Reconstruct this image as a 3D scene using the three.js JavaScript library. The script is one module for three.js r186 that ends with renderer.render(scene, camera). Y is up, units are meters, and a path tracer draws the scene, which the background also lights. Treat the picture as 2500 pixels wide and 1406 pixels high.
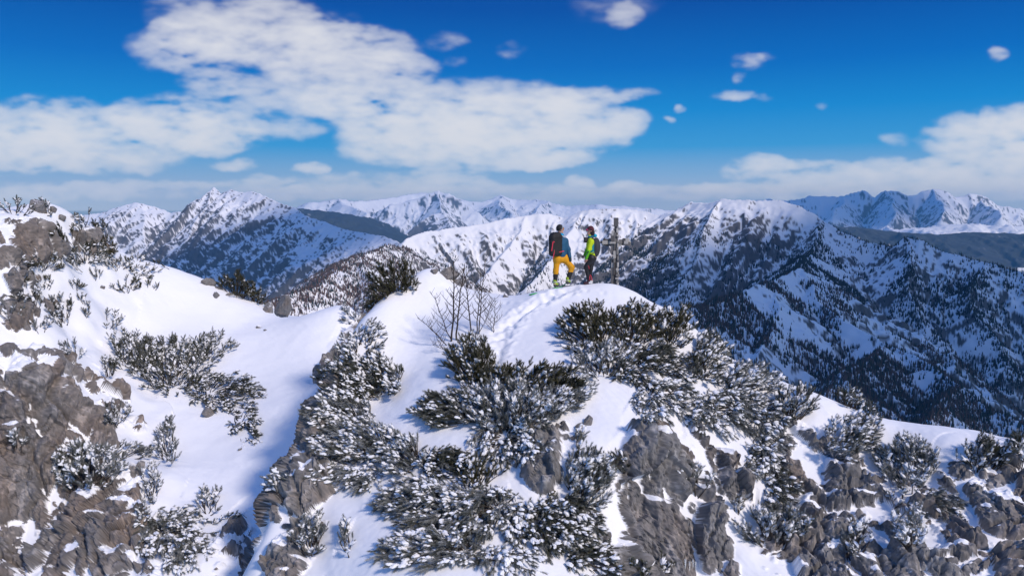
import * as THREE from 'three';
import { mergeGeometries } from 'three/addons/utils/BufferGeometryUtils.js';

// ---------------------------------------------------------------- camera, sky, sun, exposure
const F = 1925, CX = 1250, CY = 703, PITCH = Math.atan(188 / F), CP = Math.cos(PITCH), SP = Math.sin(PITCH);
const EYE = new THREE.Vector3(0, 2.11, 0);
const EXPOSURE = 1.18, SKY_SHARE = 1 / EXPOSURE;      // sky colours below are as they look in the picture
const scene = new THREE.Scene();
const camera = new THREE.PerspectiveCamera(2 * Math.atan(703 / F) * 180 / Math.PI, 1024 / 575, 0.1, 150000);
camera.position.copy(EYE); camera.rotation.x = -PITCH; camera.updateMatrixWorld();
const renderer = new THREE.WebGLRenderer({ antialias: true });
renderer.setSize(1024, 575); renderer.toneMapping = THREE.LinearToneMapping; renderer.toneMappingExposure = EXPOSURE;
renderer.shadowMap.enabled = true; renderer.shadowMap.type = THREE.PCFSoftShadowMap;
const SUN_AZ = 139 * Math.PI / 180, SUN_EL = 37 * Math.PI / 180;     // to the right of the view, behind the camera
const SUN = new THREE.Vector3(Math.sin(SUN_AZ) * Math.cos(SUN_EL), Math.sin(SUN_EL), -Math.cos(SUN_AZ) * Math.cos(SUN_EL));
const sun = new THREE.DirectionalLight(new THREE.Color().setRGB(1.0, 0.87, 0.77), 2.5);
sun.name = 'sun'; sun.position.copy(SUN).multiplyScalar(400); sun.castShadow = true; sun.shadow.radius = 13;
sun.shadow.mapSize.set(4096, 4096);
Object.assign(sun.shadow.camera, { left: -60, right: 60, top: 60, bottom: -60, near: 1, far: 900 });
scene.add(sun, sun.target);

// ---------------------------------------------------------------- random numbers and noise
function rng(seed) { let s = seed | 0; return () => { s = (s + 0x6d2b79f5) | 0; let t = Math.imul(s ^ (s >>> 15), 1 | s); t = (t + Math.imul(t ^ (t >>> 7), 61 | t)) ^ t; return ((t ^ (t >>> 14)) >>> 0) / 4294967296; }; }
const PERM = new Uint8Array(512), GR = new Float32Array(256 * 3);
{ const r = rng(77), p = [...Array(256).keys()]; for (let i = 255; i > 0; i--) { const j = Math.floor(r() * (i + 1)); const t = p[i]; p[i] = p[j]; p[j] = t; }
  for (let i = 0; i < 512; i++) PERM[i] = p[i & 255];
  for (let i = 0; i < 256; i++) { const z = r() * 2 - 1, a = r() * 6.28318, q = Math.sqrt(1 - z * z); GR[i * 3] = q * Math.cos(a); GR[i * 3 + 1] = q * Math.sin(a); GR[i * 3 + 2] = z; } }
function noise(x, y, z) {                       // gradient noise, about -1 .. 1
  const xi = Math.floor(x), yi = Math.floor(y), zi = Math.floor(z), fx = x - xi, fy = y - yi, fz = z - zi;
  const X = xi & 255, Y = yi & 255, Z = zi & 255;
  const u = fx * fx * fx * (fx * (fx * 6 - 15) + 10), v = fy * fy * fy * (fy * (fy * 6 - 15) + 10), w = fz * fz * fz * (fz * (fz * 6 - 15) + 10);
  const A = PERM[X] + Y, B = PERM[X + 1] + Y, AA = PERM[A] + Z, AB = PERM[A + 1] + Z, BA = PERM[B] + Z, BB = PERM[B + 1] + Z;
  const g = (h, a, b, c) => { h = PERM[h] * 3; return GR[h] * a + GR[h + 1] * b + GR[h + 2] * c; };
  const l = (t, a, b) => a + t * (b - a);
  return 1.5 * l(w, l(v, l(u, g(AA, fx, fy, fz), g(BA, fx - 1, fy, fz)), l(u, g(AB, fx, fy - 1, fz), g(BB, fx - 1, fy - 1, fz))),
    l(v, l(u, g(AA + 1, fx, fy, fz - 1), g(BA + 1, fx - 1, fy, fz - 1)), l(u, g(AB + 1, fx, fy - 1, fz - 1), g(BB + 1, fx - 1, fy - 1, fz - 1))));
}
function fbm(x, y, z, o = 4) { let s = 0, a = 1, n = 0; for (let i = 0; i < o; i++) { s += a * noise(x, y, z); n += a; a *= 0.5; x = x * 2.03 + 11.3; y = y * 2.01 + 3.7; z = z * 2.02 + 7.1; } return s / n; }
function ridged(x, y, z, o = 3) { let s = 0, a = 1, n = 0; for (let i = 0; i < o; i++) { const v = 1 - Math.abs(noise(x, y, z)) * 1.6; s += a * v; n += a; a *= 0.5; x = x * 2.07 + 5.1; y = y * 2.03 + 9.2; z = z * 2.05 + 1.7; } return s / n; }
const clamp = (x, a = 0, b = 1) => x < a ? a : x > b ? b : x, mix = (a, b, t) => a + (b - a) * t;
const sstep = (a, b, x) => { const t = clamp((x - a) / (b - a)); return t * t * (3 - 2 * t); };
const V = (x, y, z) => new THREE.Vector3(x, y, z);

// a direction through the photograph (pixels of the 2500 x 1406 picture), scaled to one metre forward
function ray(px, py) { const a = (px - CX) / F, b = (CY - py) / F, z = CP + b * SP; return [a / z, (b * CP - SP) / z]; }
function at(px, py, d) { const [t, e] = ray(px, py); return V(t * d, EYE.y + e * d, -d); }

// ---------------------------------------------------------------- sky: air and clouds, one float texture
{
  const W = 4096, H = 2048, data = new Float32Array(W * H * 4);
  // clouds seen in the photograph: [px, py, rx, ry] lobes, strength, thickness of shading
  const lobes = [
    [640, 90, 250, 75, 1.0], [470, 120, 150, 65, .75], [820, 140, 200, 75, 1.0], [980, 170, 90, 40, .7], [540, 205, 110, 32, .6], [740, 235, 160, 60, .75], [900, 250, 150, 70, .85],
    [1140, 290, 300, 88, 1.05], [1290, 310, 260, 75, .95], [1430, 300, 150, 50, .85], [1150, 375, 290, 48, 1.0], [1000, 340, 170, 55, .8], [1480, 228, 120, 20, .65], [1400, 240, 120, 18, .55], [1330, 392, 110, 26, .9],
    [120, 315, 190, 72, 1.05], [430, 305, 190, 66, 1.05], [300, 340, 300, 60, .85], [40, 370, 170, 60, .8], [240, 395, 210, 34, .85], [520, 330, 90, 55, .75], [690, 318, 110, 26, .5],
    [575, 403, 62, 15, .75], [757, 415, 45, 15, .85], [330, 448, 100, 15, .55], [100, 452, 70, 11, .45], [660, 440, 60, 14, .45], [560, 452, 120, 12, .4], [900, 440, 200, 16, .42], [1110, 430, 90, 17, .6], [800, 470, 260, 16, .4],
    [1520, 40, 50, 30, .34], [1500, 15, 110, 50, .22], [1245, 125, 38, 24, .34], [1085, 102, 50, 22, .34], [1110, 152, 34, 16, .32], [1835, 155, 40, 25, .58], [1808, 192, 16, 16, .42], [1860, 140, 36, 12, .4], [1790, 237, 58, 14, .66], [1870, 243, 24, 9, .25],
    [1664, 265, 16, 12, .55], [1635, 294, 14, 8, .35], [2432, 135, 24, 17, .55], [2012, 256, 12, 8, .22],
    [1850, 412, 85, 30, .85], [2000, 425, 150, 32, .8], [2160, 418, 90, 32, .95], [1415, 445, 42, 14, .7], [1525, 453, 40, 11, .55], [1700, 470, 240, 24, .55], [1330, 472, 260, 24, .5], [1960, 465, 280, 28, .7], [900, 470, 260, 22, .5], [1120, 455, 150, 16, .5],
    [2390, 340, 130, 62, 1.0], [2480, 320, 110, 60, 1.05], [2430, 420, 190, 48, .95], [2310, 425, 110, 36, .8], [2560, 400, 160, 90, 1.0], [2190, 345, 50, 18, .35], [2408, 285, 26, 22, .5], [2300, 470, 260, 32, .75],
    [-80, 360, 150, 90, .9], [2700, 330, 160, 80, .8], [620, 10, 140, 30, .35], [440, 30, 90, 60, .3], [60, 470, 240, 26, .55], [480, 472, 300, 22, .48], [250, 455, 120, 14, .45],
  ];
  const pix = (t, e) => { const b = (e * CP + SP) / (CP - e * SP), z = CP + b * SP; return [CX + t * z * F, CY - b * F]; };
  // deep blue over a pale, hazy horizon
  const stops = [[0, .52, .60, .70], [1.2, .46, .57, .71], [2.6, .26, .46, .70], [4.5, .05, .34, .70], [7, .010, .26, .66], [10, .003, .155, .54], [14, .002, .080, .38], [22, .004, .090, .42], [40, .008, .13, .52], [90, .015, .15, .54]];
  const air = (el) => { for (let i = 1; i < stops.length; i++) if (el <= stops[i][0]) { const a = stops[i - 1], b = stops[i], t = (el - a[0]) / (b[0] - a[0]); return [mix(a[1], b[1], t), mix(a[2], b[2], t), mix(a[3], b[3], t)]; } return stops[stops.length - 1].slice(1); };
  const traced = (px, py) => {                 // how much cloud at a place of the photograph's sky
    const nx = px + 34 * fbm(px / 120, py / 80, 3.1, 4), ny = py + 20 * fbm(px / 90, py / 60, 9.4, 4);
    let m = 0;
    for (const [x, y, rx, ry, s] of lobes) { const a = (nx - x) / (rx * 1.18), b = (ny - y) / (ry * (ny > y ? 1.05 : 1.25)), q = a * a + b * b; if (q < 1) { const k = s * (1 - q) ** .85; m = m + k - m * k * .55; } }
    if (m <= 0) return 0;
    return Math.max(0, m * 1.25 * (1 + 1.35 * fbm(px / 120, py / 44, 1.7, 4) + .85 * fbm(px / 46, py / 16, 4.7, 5)));
  };
  const loose = (x, y, z) => {                  // the same kind of broken cumulus all round, on a layer overhead
    const k = 1 / (y + .06), u = x * k, w = z * k;
    return 1.5 * fbm(u * .62 + 4.2, w * .62, 2.2, 5) - .22;
  };
  const WHITE = [.80, .80, .83];              // one colour for all cloud; the blue air shows through where it is thin
  const put = (i, el, m) => {
    const a = air(el), al = .96 * (1 - Math.exp(-1.15 * m * sstep(0, .6, m)));
    for (let k = 0; k < 3; k++) data[i * 4 + k] = mix(a[k], WHITE[k], al) * SKY_SHARE;
    data[i * 4 + 3] = 1;
  };
  const L = 4, LW = W / L, rows = [];            // coarse pass for the sky outside the picture
  for (let r = 0; r < H; r++) {
    const el = ((r + .5) / H - .5) * 180;
    if (el <= 0) { for (let c = 0; c < W; c++) { const i = (r * W + c) * 4; data[i] = .30 * SKY_SHARE; data[i + 1] = .38 * SKY_SHARE; data[i + 2] = .50 * SKY_SHARE; data[i + 3] = 1; } continue; }
    const er = el * Math.PI / 180, y = Math.sin(er), ch = Math.cos(er);
    let low = null;
    if (r % L === 0 || !rows.length) { low = []; for (let c = 0; c <= LW; c++) { const a = ((c * L + .5) / W - .5) * 2 * Math.PI, x = Math.cos(a) * ch, z = Math.sin(a) * ch; low.push(loose(x, y, z)); } rows[0] = low; }
    low = rows[0];
    for (let c = 0; c < W; c++) {
      const a = ((c + .5) / W - .5) * 2 * Math.PI, x = Math.cos(a) * ch, z = Math.sin(a) * ch;
      const t = -x / z, inFront = z < 0 ? 1 : 0, tt = x / Math.max(-z, 1e-4);
      const f = inFront * sstep(.92, .74, Math.abs(tt)) * sstep(21, 16.5, el);
      const k = Math.floor(c / L), q = c / L - k, lo = low[k], hi = low[k + 1];
      let m = Math.max(0, mix(lo, hi, q));
      if (f > 0) { const [px, py] = pix(tt, y / Math.max(-z, 1e-4)); m = mix(m, traced(px, py), f); }
      put(r * W + c, el, m);
      const near = Math.acos(clamp(x * SUN.x + y * SUN.y + z * SUN.z, -1, 1)) * 57.3, fillGlow = .8 * Math.exp(-near * near / 700) * SKY_SHARE, o = (r * W + c) * 4;   // glow added round the unseen sun to brighten the near snow
      data[o] += fillGlow; data[o + 1] += fillGlow * .93; data[o + 2] += fillGlow * .84;
    }
  }
  const sky = new THREE.DataTexture(data, W, H, THREE.RGBAFormat, THREE.FloatType);
  sky.mapping = THREE.EquirectangularReflectionMapping; sky.magFilter = THREE.LinearFilter; sky.minFilter = THREE.LinearFilter; sky.needsUpdate = true;
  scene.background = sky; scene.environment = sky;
}

// ---------------------------------------------------------------- helpers for things and parts
const taken = new Map();
function numbered(name) { const n = taken.get(name) ?? 0; taken.set(name, n + 1); return n ? name + '_' + String(n).padStart(3, '0') : name; }
function shadows(o) { o.castShadow = o.receiveShadow = true; return o; }
function thing(name, label, category, group) { const o = new THREE.Group(); o.name = numbered(name); o.userData = { label, category }; if (group) o.userData.group = group; scene.add(o); return o; }
function part(name, geo, mat, parent, kind) { const m = shadows(new THREE.Mesh(geo, mat)); m.name = name; if (kind) m.userData.kind = kind; parent.add(m); return m; }
function single(name, geo, mat, label, category, group) { const m = shadows(new THREE.Mesh(geo, mat)); m.name = numbered(name); m.userData = { label, category }; if (group) m.userData.group = group; scene.add(m); return m; }
function structure(name, geo, mat, label) { const m = shadows(new THREE.Mesh(geo, mat)); m.name = numbered(name); m.userData = { kind: 'structure' }; if (label) m.userData.label = label; scene.add(m); return m; }
const mat = (r, g, b, rough = .9, extra = {}) => new THREE.MeshStandardMaterial({ color: new THREE.Color().setRGB(r, g, b), roughness: rough, metalness: 0, ...extra });
const painted = (rough = .95) => new THREE.MeshStandardMaterial({ vertexColors: true, roughness: rough, metalness: 0 });

// ---------------------------------------------------------------- the summit: one height field, snow lying over craggy rock
const ctrl = [];                                  // plan x, plan z, height
const addPx = (px, py, d) => { const p = at(px, py, d); ctrl.push([p.x, p.z, p.y]); return p; };
const crest = [                                    // skyline of the near ground, left to right
  [-350, 500, 26], [-150, 505, 27], [0, 512, 28], [70, 506, 28.4], [130, 510, 29], [185, 538, 29.8], [245, 580, 30.8], [290, 612, 32], [350, 636, 33], [420, 655, 33.5], [490, 680, 34], [570, 716, 34], [640, 744, 34], [700, 770, 33.5], [770, 768, 33], [860, 752, 32],
  [1050, 654, 24.2], [1110, 692, 24], [1180, 712, 24], [1240, 722, 23.5], [1320, 711, 22.6], [1390, 698, 22.5], [1470, 693, 22.5], [1530, 705, 22.4], [1590, 738, 22], [1640, 760, 21.6], [1700, 806, 21.1], [1755, 862, 20.6], [1810, 888, 20.5], [1900, 930, 20], [2000, 962, 19.5], [2090, 1008, 19], [2160, 1028, 18.6], [2300, 1050, 18], [2420, 1066, 17.5], [2490, 1090, 17], [2620, 1160, 16.4], [2800, 1220, 16],
];
for (const [px, py, d] of crest) {
  const p = addPx(px, py, d), t = p.x / d;
  for (const [k, drop] of d < 31 && px > 900 ? [[2.2, 1.7], [7, 8], [16, 19], [32, 40]] : [[3, 1.6], [9, 8], [22, 26]]) ctrl.push([t * (d + k), -(d + k), p.y - drop]);
}
const edge = [                                     // left edge of the summit block, against the snow bowl
  [985, 690, 23.6], [930, 728, 23], [895, 765, 22.4], [855, 815, 21.5], [822, 885, 20.5], [790, 960, 19.6], [745, 1045, 18.6], [700, 1150, 17.6], [655, 1250, 16.6], [612, 1385, 15.6]];
for (const [px, py, d] of edge) { const p = addPx(px, py, d), t = p.x / d; ctrl.push([(t - .022) * (d + 1.2), -(d + 1.2), p.y - 1.7]); }
for (const [px, py, d] of [
  // snow bowl
  [800, 800, 30.5], [760, 880, 28.5], [690, 850, 29.5], [700, 960, 26], [620, 1000, 25], [660, 1080, 23], [580, 1120, 22.5], [620, 1200, 20.8], [560, 1250, 20], [600, 1310, 19], [540, 1390, 17.6], [580, 800, 31.5], [640, 900, 28.2],
  // left hill
  [60, 580, 26.2], [150, 610, 27.6], [60, 670, 25], [200, 680, 28.5], [330, 700, 31], [450, 740, 32], [120, 760, 26], [300, 790, 29.2], [430, 830, 29.5], [30, 830, 23.6], [190, 850, 25.4], [320, 870, 27.4], [480, 900, 27.8], [60, 890, 22], [150, 930, 22.6], [230, 960, 23.6], [350, 980, 25], [470, 1000, 25.3], [560, 1050, 24.2],
  [50, 1050, 21], [50, 1200, 20.2], [30, 1380, 19], [160, 1060, 21.6], [160, 1200, 20.4], [170, 1380, 18.4], [290, 1050, 22.8], [290, 1160, 20.6], [280, 1290, 19.1], [300, 1390, 17.9], [400, 1110, 22.6], [430, 1200, 20.6], [430, 1310, 18.9], [440, 1400, 17.4], [-200, 900, 21], [-200, 1200, 19.4], [-200, 650, 24.5],
  // summit dome
  [1060, 740, 22.8], [1000, 800, 21.8], [1140, 790, 21.4], [1200, 760, 22.2], [1300, 760, 21.5], [1420, 760, 21.2], [1530, 780, 20.9], [1060, 860, 20.4], [960, 900, 20.2], [1200, 850, 20.1], [1330, 850, 19.6], [1450, 850, 19.5], [1580, 850, 19.6], [1680, 900, 19.4],
  [900, 960, 19.5], [1000, 960, 19], [1110, 930, 18.8], [1230, 930, 18.5], [1350, 940, 18.2], [1480, 950, 18], [1600, 960, 18], [1760, 960, 18.9], [850, 1030, 18.6], [940, 1050, 18], [1060, 1040, 17.5], [1180, 1040, 17.1], [1300, 1040, 16.8], [1420, 1050, 16.6], [1540, 1060, 16.6], [1660, 1060, 17.3], [1800, 1050, 18], [1920, 1030, 18.6],
  [780, 1120, 17.6], [860, 1150, 17.2], [980, 1150, 16.6], [1100, 1150, 16.2], [1230, 1150, 15.9], [1350, 1150, 15.7], [1470, 1150, 15.7], [1580, 1130, 16.1], [1600, 1260, 15.7], [1580, 1370, 15.4], [1700, 1160, 16.7], [1690, 1290, 15.9], [1690, 1395, 15.6], [1820, 1150, 17.1], [1830, 1270, 16.2], [1830, 1380, 15.4], [1950, 1120, 17.7], [1960, 1240, 16.7], [1960, 1370, 15.6],
  [2070, 1130, 17.7], [2060, 1240, 16.7], [2050, 1370, 15.5], [2180, 1100, 17.9], [2190, 1210, 16.8], [2170, 1330, 15.6], [2300, 1120, 17.2], [2300, 1220, 16.5], [2300, 1330, 15.4], [2420, 1130, 16.8], [2430, 1240, 15.9], [2430, 1370, 14.9], [2570, 1260, 15.6], [2570, 1390, 14.8],
  [700, 1290, 16.1], [760, 1370, 15.3], [800, 1230, 16.4], [900, 1250, 15.8], [900, 1370, 14.6], [1030, 1260, 15.3], [1030, 1380, 14], [1160, 1260, 15], [1170, 1385, 13.8], [1300, 1260, 14.9], [1300, 1385, 13.8], [1430, 1260, 15.1], [1430, 1385, 14.1], [1500, 1320, 14.9],
  // below the picture
  [-100, 1700, 15.5], [300, 1750, 14.8], [640, 1750, 13.5], [1000, 1750, 11.5], [1250, 1750, 11.2], [1600, 1750, 12], [2000, 1750, 12.4], [2500, 1750, 12.2], [600, 2300, 10], [1250, 2400, 8.6], [1900, 2300, 9.6], [2700, 1800, 11.5]]) addPx(px, py, d);
// multiquadric interpolation of the surveyed heights
const RC2 = .35;
let RBF; {
  const n = ctrl.length, N = n + 3, A = []; const b = new Float64Array(N);
  for (let i = 0; i < N; i++) A.push(new Float64Array(N));
  for (let i = 0; i < n; i++) {
    for (let j = 0; j < n; j++) { const dx = ctrl[i][0] - ctrl[j][0], dz = ctrl[i][1] - ctrl[j][1]; A[i][j] = Math.sqrt(dx * dx + dz * dz + RC2); }
    A[i][i] -= .03;                                // a little smoothing
    A[i][n] = A[n][i] = 1; A[i][n + 1] = A[n + 1][i] = ctrl[i][0]; A[i][n + 2] = A[n + 2][i] = ctrl[i][1]; b[i] = ctrl[i][2];
  }
  for (let c = 0; c < N; c++) {
    let p = c; for (let r = c + 1; r < N; r++) if (Math.abs(A[r][c]) > Math.abs(A[p][c])) p = r;
    const ta = A[c]; A[c] = A[p]; A[p] = ta; const tb = b[c]; b[c] = b[p]; b[p] = tb;
    for (let r = c + 1; r < N; r++) { const k = A[r][c] / A[c][c]; if (!k) continue; for (let q = c; q < N; q++) A[r][q] -= k * A[c][q]; b[r] -= k * b[c]; }
  }
  RBF = new Float64Array(N);
  for (let r = N - 1; r >= 0; r--) { let s = b[r]; for (let q = r + 1; q < N; q++) s -= A[r][q] * RBF[q]; RBF[r] = s / A[r][r]; }
}
const CXs = new Float64Array(ctrl.map((c) => c[0])), CZs = new Float64Array(ctrl.map((c) => c[1])), NC = ctrl.length;
function base(x, z) { let s = RBF[NC] + RBF[NC + 1] * x + RBF[NC + 2] * z; for (let i = 0; i < NC; i++) { const a = x - CXs[i], c = z - CZs[i]; s += RBF[i] * Math.sqrt(a * a + c * c + RC2); } return s; }
function hitBase(px, py) {                          // where the sight line first meets the ground
  const [t, e] = ray(px, py); let p = 9;
  for (let d = 9; d < 40; d += .1) { if (EYE.y + e * d < base(t * d, -d)) { let a = p, b = d; for (let k = 0; k < 10; k++) { const m = (a + b) / 2; if (EYE.y + e * m < base(t * m, -m)) b = m; else a = m; } return V(t * b, EYE.y + e * b, -b); } p = d; }
  return null;
}
// where rock breaks through: [px, py, rx, ry, strength, cliff]
const CLIFFS = [
  ['grey limestone crag at the far left, below the snowy left hilltop', [[40, 565, 42, 40, .9], [15, 610, 50, 36, .9], [92, 606, 22, 28, .62]]],
  ['jagged grey rocks between pines at the right end of left hilltop', [[220, 580, 22, 20, .66], [192, 600, 22, 16, .55], [252, 604, 18, 14, .55]]],
  ['small brown boulders poking from snow at the left picture edge', [[14, 770, 34, 40, .8], [34, 684, 36, 20, .55]]],
  ['low weathered rock steps above the tall brown left cliff', [[70, 860, 40, 24, .62], [150, 856, 50, 24, .66], [225, 890, 44, 26, .7], [8, 880, 34, 30, .7]]],
  ['tall dark brown cliff filling the lower left corner', [[60, 990, 110, 120, 1.6], [170, 985, 80, 90, 1.3], [60, 1180, 130, 140, 1.7], [190, 1090, 70, 70, 1.1], [40, 1370, 150, 100, 1.7], [150, 1290, 110, 110, 1.5], [240, 1000, 40, 60, .9], [300, 1050, 40, 30, .8]]],
  ['rounded brown rock buttress below the frosted pines at lower left', [[250, 1240, 70, 70, 1.3], [260, 1340, 100, 60, 1.3], [340, 1250, 40, 50, .7], [350, 1340, 60, 40, .8], [330, 1400, 80, 40, .9]]],
  ['dark hollowed rock at the bottom of the snow bowl', [[560, 1330, 36, 44, 1.0], [600, 1370, 40, 30, 1.1], [545, 1395, 40, 24, .9], [640, 1330, 24, 40, .9]]],
  ['steep brown rock wall on the left flank of the summit block', [[825, 880, 24, 90, 1.3], [805, 960, 24, 60, 1.1], [745, 1090, 34, 66, 1.3], [715, 1190, 48, 66, 1.4], [690, 1280, 50, 70, 1.4], [770, 1190, 40, 60, .95], [820, 1190, 44, 50, .7], [700, 1370, 60, 44, 1.1], [780, 1290, 34, 44, .7], [840, 1110, 60, 30, .55], [880, 780, 20, 30, .7]]],
  ['pale cracked rock face beneath the central summit pines', [[1315, 1110, 46, 62, 1.25], [1345, 1060, 30, 26, .8], [1370, 1060, 26, 18, .7]]],
  ['tall grey limestone pillar right of bottom centre', [[1600, 1130, 50, 76, 1.6], [1590, 1230, 80, 96, 2.2], [1570, 1330, 84, 80, 2.2], [1640, 1180, 46, 56, 1.5], [1650, 1310, 70, 66, 2.0], [1600, 1060, 30, 34, 1.0], [1720, 1340, 60, 60, 1.3], [1640, 1395, 130, 26, 1.4], [1510, 1200, 30, 40, .8]]],
  ['narrow brown rock ribs just right of the limestone pillar', [[1705, 1045, 22, 42, .95], [1770, 1060, 18, 34, .85], [1690, 1110, 18, 22, .7], [1745, 1130, 40, 34, .85], [1790, 1170, 34, 50, 1.1], [1740, 1230, 40, 50, 1.0], [1700, 1215, 30, 34, .8], [1760, 1290, 34, 44, .8]]],
  ['grey stepped rock tower below the right-hand ridge pines', [[1960, 1100, 44, 64, 1.3], [1985, 1160, 40, 54, 1.2], [1930, 1160, 34, 40, 1.0], [2020, 1080, 24, 44, .9]]],
  ['broad grey rock buttress on the right slope', [[2050, 1230, 60, 70, 1.4], [2035, 1330, 64, 70, 1.5], [2110, 1200, 44, 60, 1.2], [2000, 1390, 80, 36, 1.1], [1900, 1360, 80, 40, 1.0], [2140, 1260, 30, 40, .9], [2170, 1180, 20, 44, .8], [1830, 1390, 60, 30, .9], [1990, 1240, 30, 40, .8]]],
  ['split dark rock cliff in the lower right corner', [[2330, 1290, 60, 90, 1.4], [2370, 1390, 90, 50, 1.4], [2440, 1240, 60, 80, 1.2], [2470, 1340, 60, 90, 1.5], [2250, 1360, 60, 60, 1.2], [2190, 1290, 30, 40, .8], [2180, 1370, 40, 40, .9], [2370, 1190, 34, 30, .8], [2500, 1180, 40, 60, 1.1], [2290, 1260, 30, 40, .9], [2560, 1300, 80, 100, 1.3]]],
];
const ROCKS = [];
CLIFFS.forEach(([, list], id) => { for (const [px, py, rx, ry, s] of list) { const p = hitBase(px, py); if (!p) continue; const m = -p.z / F; ROCKS.push([p.x, p.y, p.z, rx * m * 1.1, ry * m * 1.15, s, id]); } });
function rockiness(x, y, z) {                        // [amount, cliff]
  let best = 0, id = 0;
  for (let i = 0; i < ROCKS.length; i++) {
    const r = ROCKS[i], a = (x - r[0]) / r[3]; if (a > 1.7 || a < -1.7) continue;
    const b = (y - r[1]) / r[4]; if (b > 1.7 || b < -1.7) continue;
    const c = (z - r[2]) / (1.2 + r[4]), q = a * a + b * b + c * c; if (q > 2.9) continue;
    const v = r[5] * (q < .35 ? 1 : 1 - (q - .35) / 2.55); if (v > best) { best = v; id = r[6]; }
  }
  return [best, id];
}
const hash3 = (x, y, z) => { let h = Math.imul(x, 374761393) ^ Math.imul(y, 668265263) ^ Math.imul(z, 2147483647 - 1274126177); h = Math.imul(h ^ (h >>> 13), 1274126177); return ((h ^ (h >>> 16)) >>> 0); };
function blocks(x, y, z) {                           // angular blocks parted by open joints: 0 in a joint, 1 on a block's face
  const X = Math.floor(x), Y = Math.floor(y), Z = Math.floor(z); let d1 = 9, d2 = 9;
  for (let k = -1; k <= 1; k++) for (let j = -1; j <= 1; j++) for (let i = -1; i <= 1; i++) {
    const h = hash3(X + i, Y + j, Z + k), a = Math.abs(X + i + (h & 255) / 255 - x), b = Math.abs(Y + j + ((h >> 8) & 255) / 255 - y), c = Math.abs(Z + k + ((h >> 16) & 255) / 255 - z), d = Math.max(a + .35 * b, b + .35 * c, c + .35 * a) + ((h >>> 24) & 63) / 500;
    if (d < d1) { d2 = d1; d1 = d; } else if (d < d2) d2 = d;
  }
  return d2 - d1;
}
function facet(x, y, z) {                            // tilted face of the block one stands on
  const X = Math.floor(x), Y = Math.floor(y), Z = Math.floor(z); let d1 = 9, bh = 0, bx = 0, by = 0, bz = 0;
  for (let k = -1; k <= 1; k++) for (let j = -1; j <= 1; j++) for (let i = -1; i <= 1; i++) {
    const h = hash3(X + i, Y + j, Z + k), a = X + i + (h & 255) / 255 - x, b = Y + j + ((h >> 8) & 255) / 255 - y, c = Z + k + ((h >> 16) & 255) / 255 - z, d = a * a + b * b + c * c;
    if (d < d1) { d1 = d; bh = h; bx = a; by = b; bz = c; }
  }
  const g = hash3(bh & 1023, bh >>> 20, 7); return .55 * ((g & 255) / 255 - .5) + 1.7 * (bx * (((g >> 8) & 255) / 255 - .5) + by * (((g >> 16) & 255) / 255 - .5) + bz * (((g >>> 24) & 255) / 255 - .5));
}
function crag(x, y, z) {                             // relief of the bare limestone, metres
  const wx = x + .16 * noise(x * .9, y * .9, z * .9) + .04 * noise(x * 4, y * 4, z * 4), wy = y + .2 * noise(x * .9 + 31, y * .9, z * .9) + .04 * noise(x * 4 + 9, y * 4, z * 4), wz = z + .16 * noise(x * .9, y * .9 + 17, z * .9);
  let h = .38 * (ridged(wx * .8 + wy * .2, wy * .22, wz * .8, 2) - .55);
  const A = blocks(wx * .8 + wy * .2, wy * .25, wz * .8), B = blocks(wx * 2.0 + 7, wy * .62 - wx * .3, wz * 2.0);
  h += .36 * facet(wx * .85 + wy * .25, wy * .34, wz * .85) + .15 * facet(wx * 2.4 + 9, wy * 1.1, wz * 2.4) + .07 * facet(wx * 8, wy * 5, wz * 8);
  h -= .24 * sstep(.11, 0, A) + .10 * sstep(.13, 0, B);
  h += .05 * noise(wx * 2.2, wy * 1.5, wz * 2.2) + .03 * noise(wx * 9, wy * 6, wz * 9) + .03 * noise(wx * 20, wy * 15, wz * 20);
  return h;
}
// boot prints across the dome
const PRINTS = [];
{ const r = rng(5);
  const walk = (pts, gap, wob, depth) => { const w = pts.map(([a, b]) => hitBase(a, b)).filter(Boolean); let side = 1; for (let i = 1; i < w.length; i++) { const n = Math.max(1, Math.round(w[i].distanceTo(w[i - 1]) / gap)); for (let k = 0; k < n; k++) { const p = w[i - 1].clone().lerp(w[i], k / n); side = -side; PRINTS.push([p.x + side * wob + (r() - .5) * .1, p.z + (r() - .5) * .15, .055 + r() * .03, depth * .25  * (.6 + .6 * r())]); } } };
  walk([[1420, 708], [1340, 735], [1275, 760], [1240, 810], [1215, 860], [1212, 905]], .30, .10, .14);
  walk([[1360, 722], [1290, 745], [1232, 780], [1205, 830]], .33, .14, .11);
  walk([[1330, 728], [1255, 742], [1190, 745], [1130, 720], [1090, 700]], .42, .12, .07);
  walk([[1440, 712], [1480, 712], [1500, 715]], .3, .1, .08);
}
const TRACKS = [[[1395, 706], [1330, 730], [1270, 765], [1236, 815], [1214, 865], [1208, 915]], [[1350, 720], [1285, 748], [1236, 790], [1200, 845]], [[1310, 735], [1230, 742], [1160, 735], [1100, 705]]].map((l) => l.map(([a, b]) => hitBase(a, b)).filter(Boolean));
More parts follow.
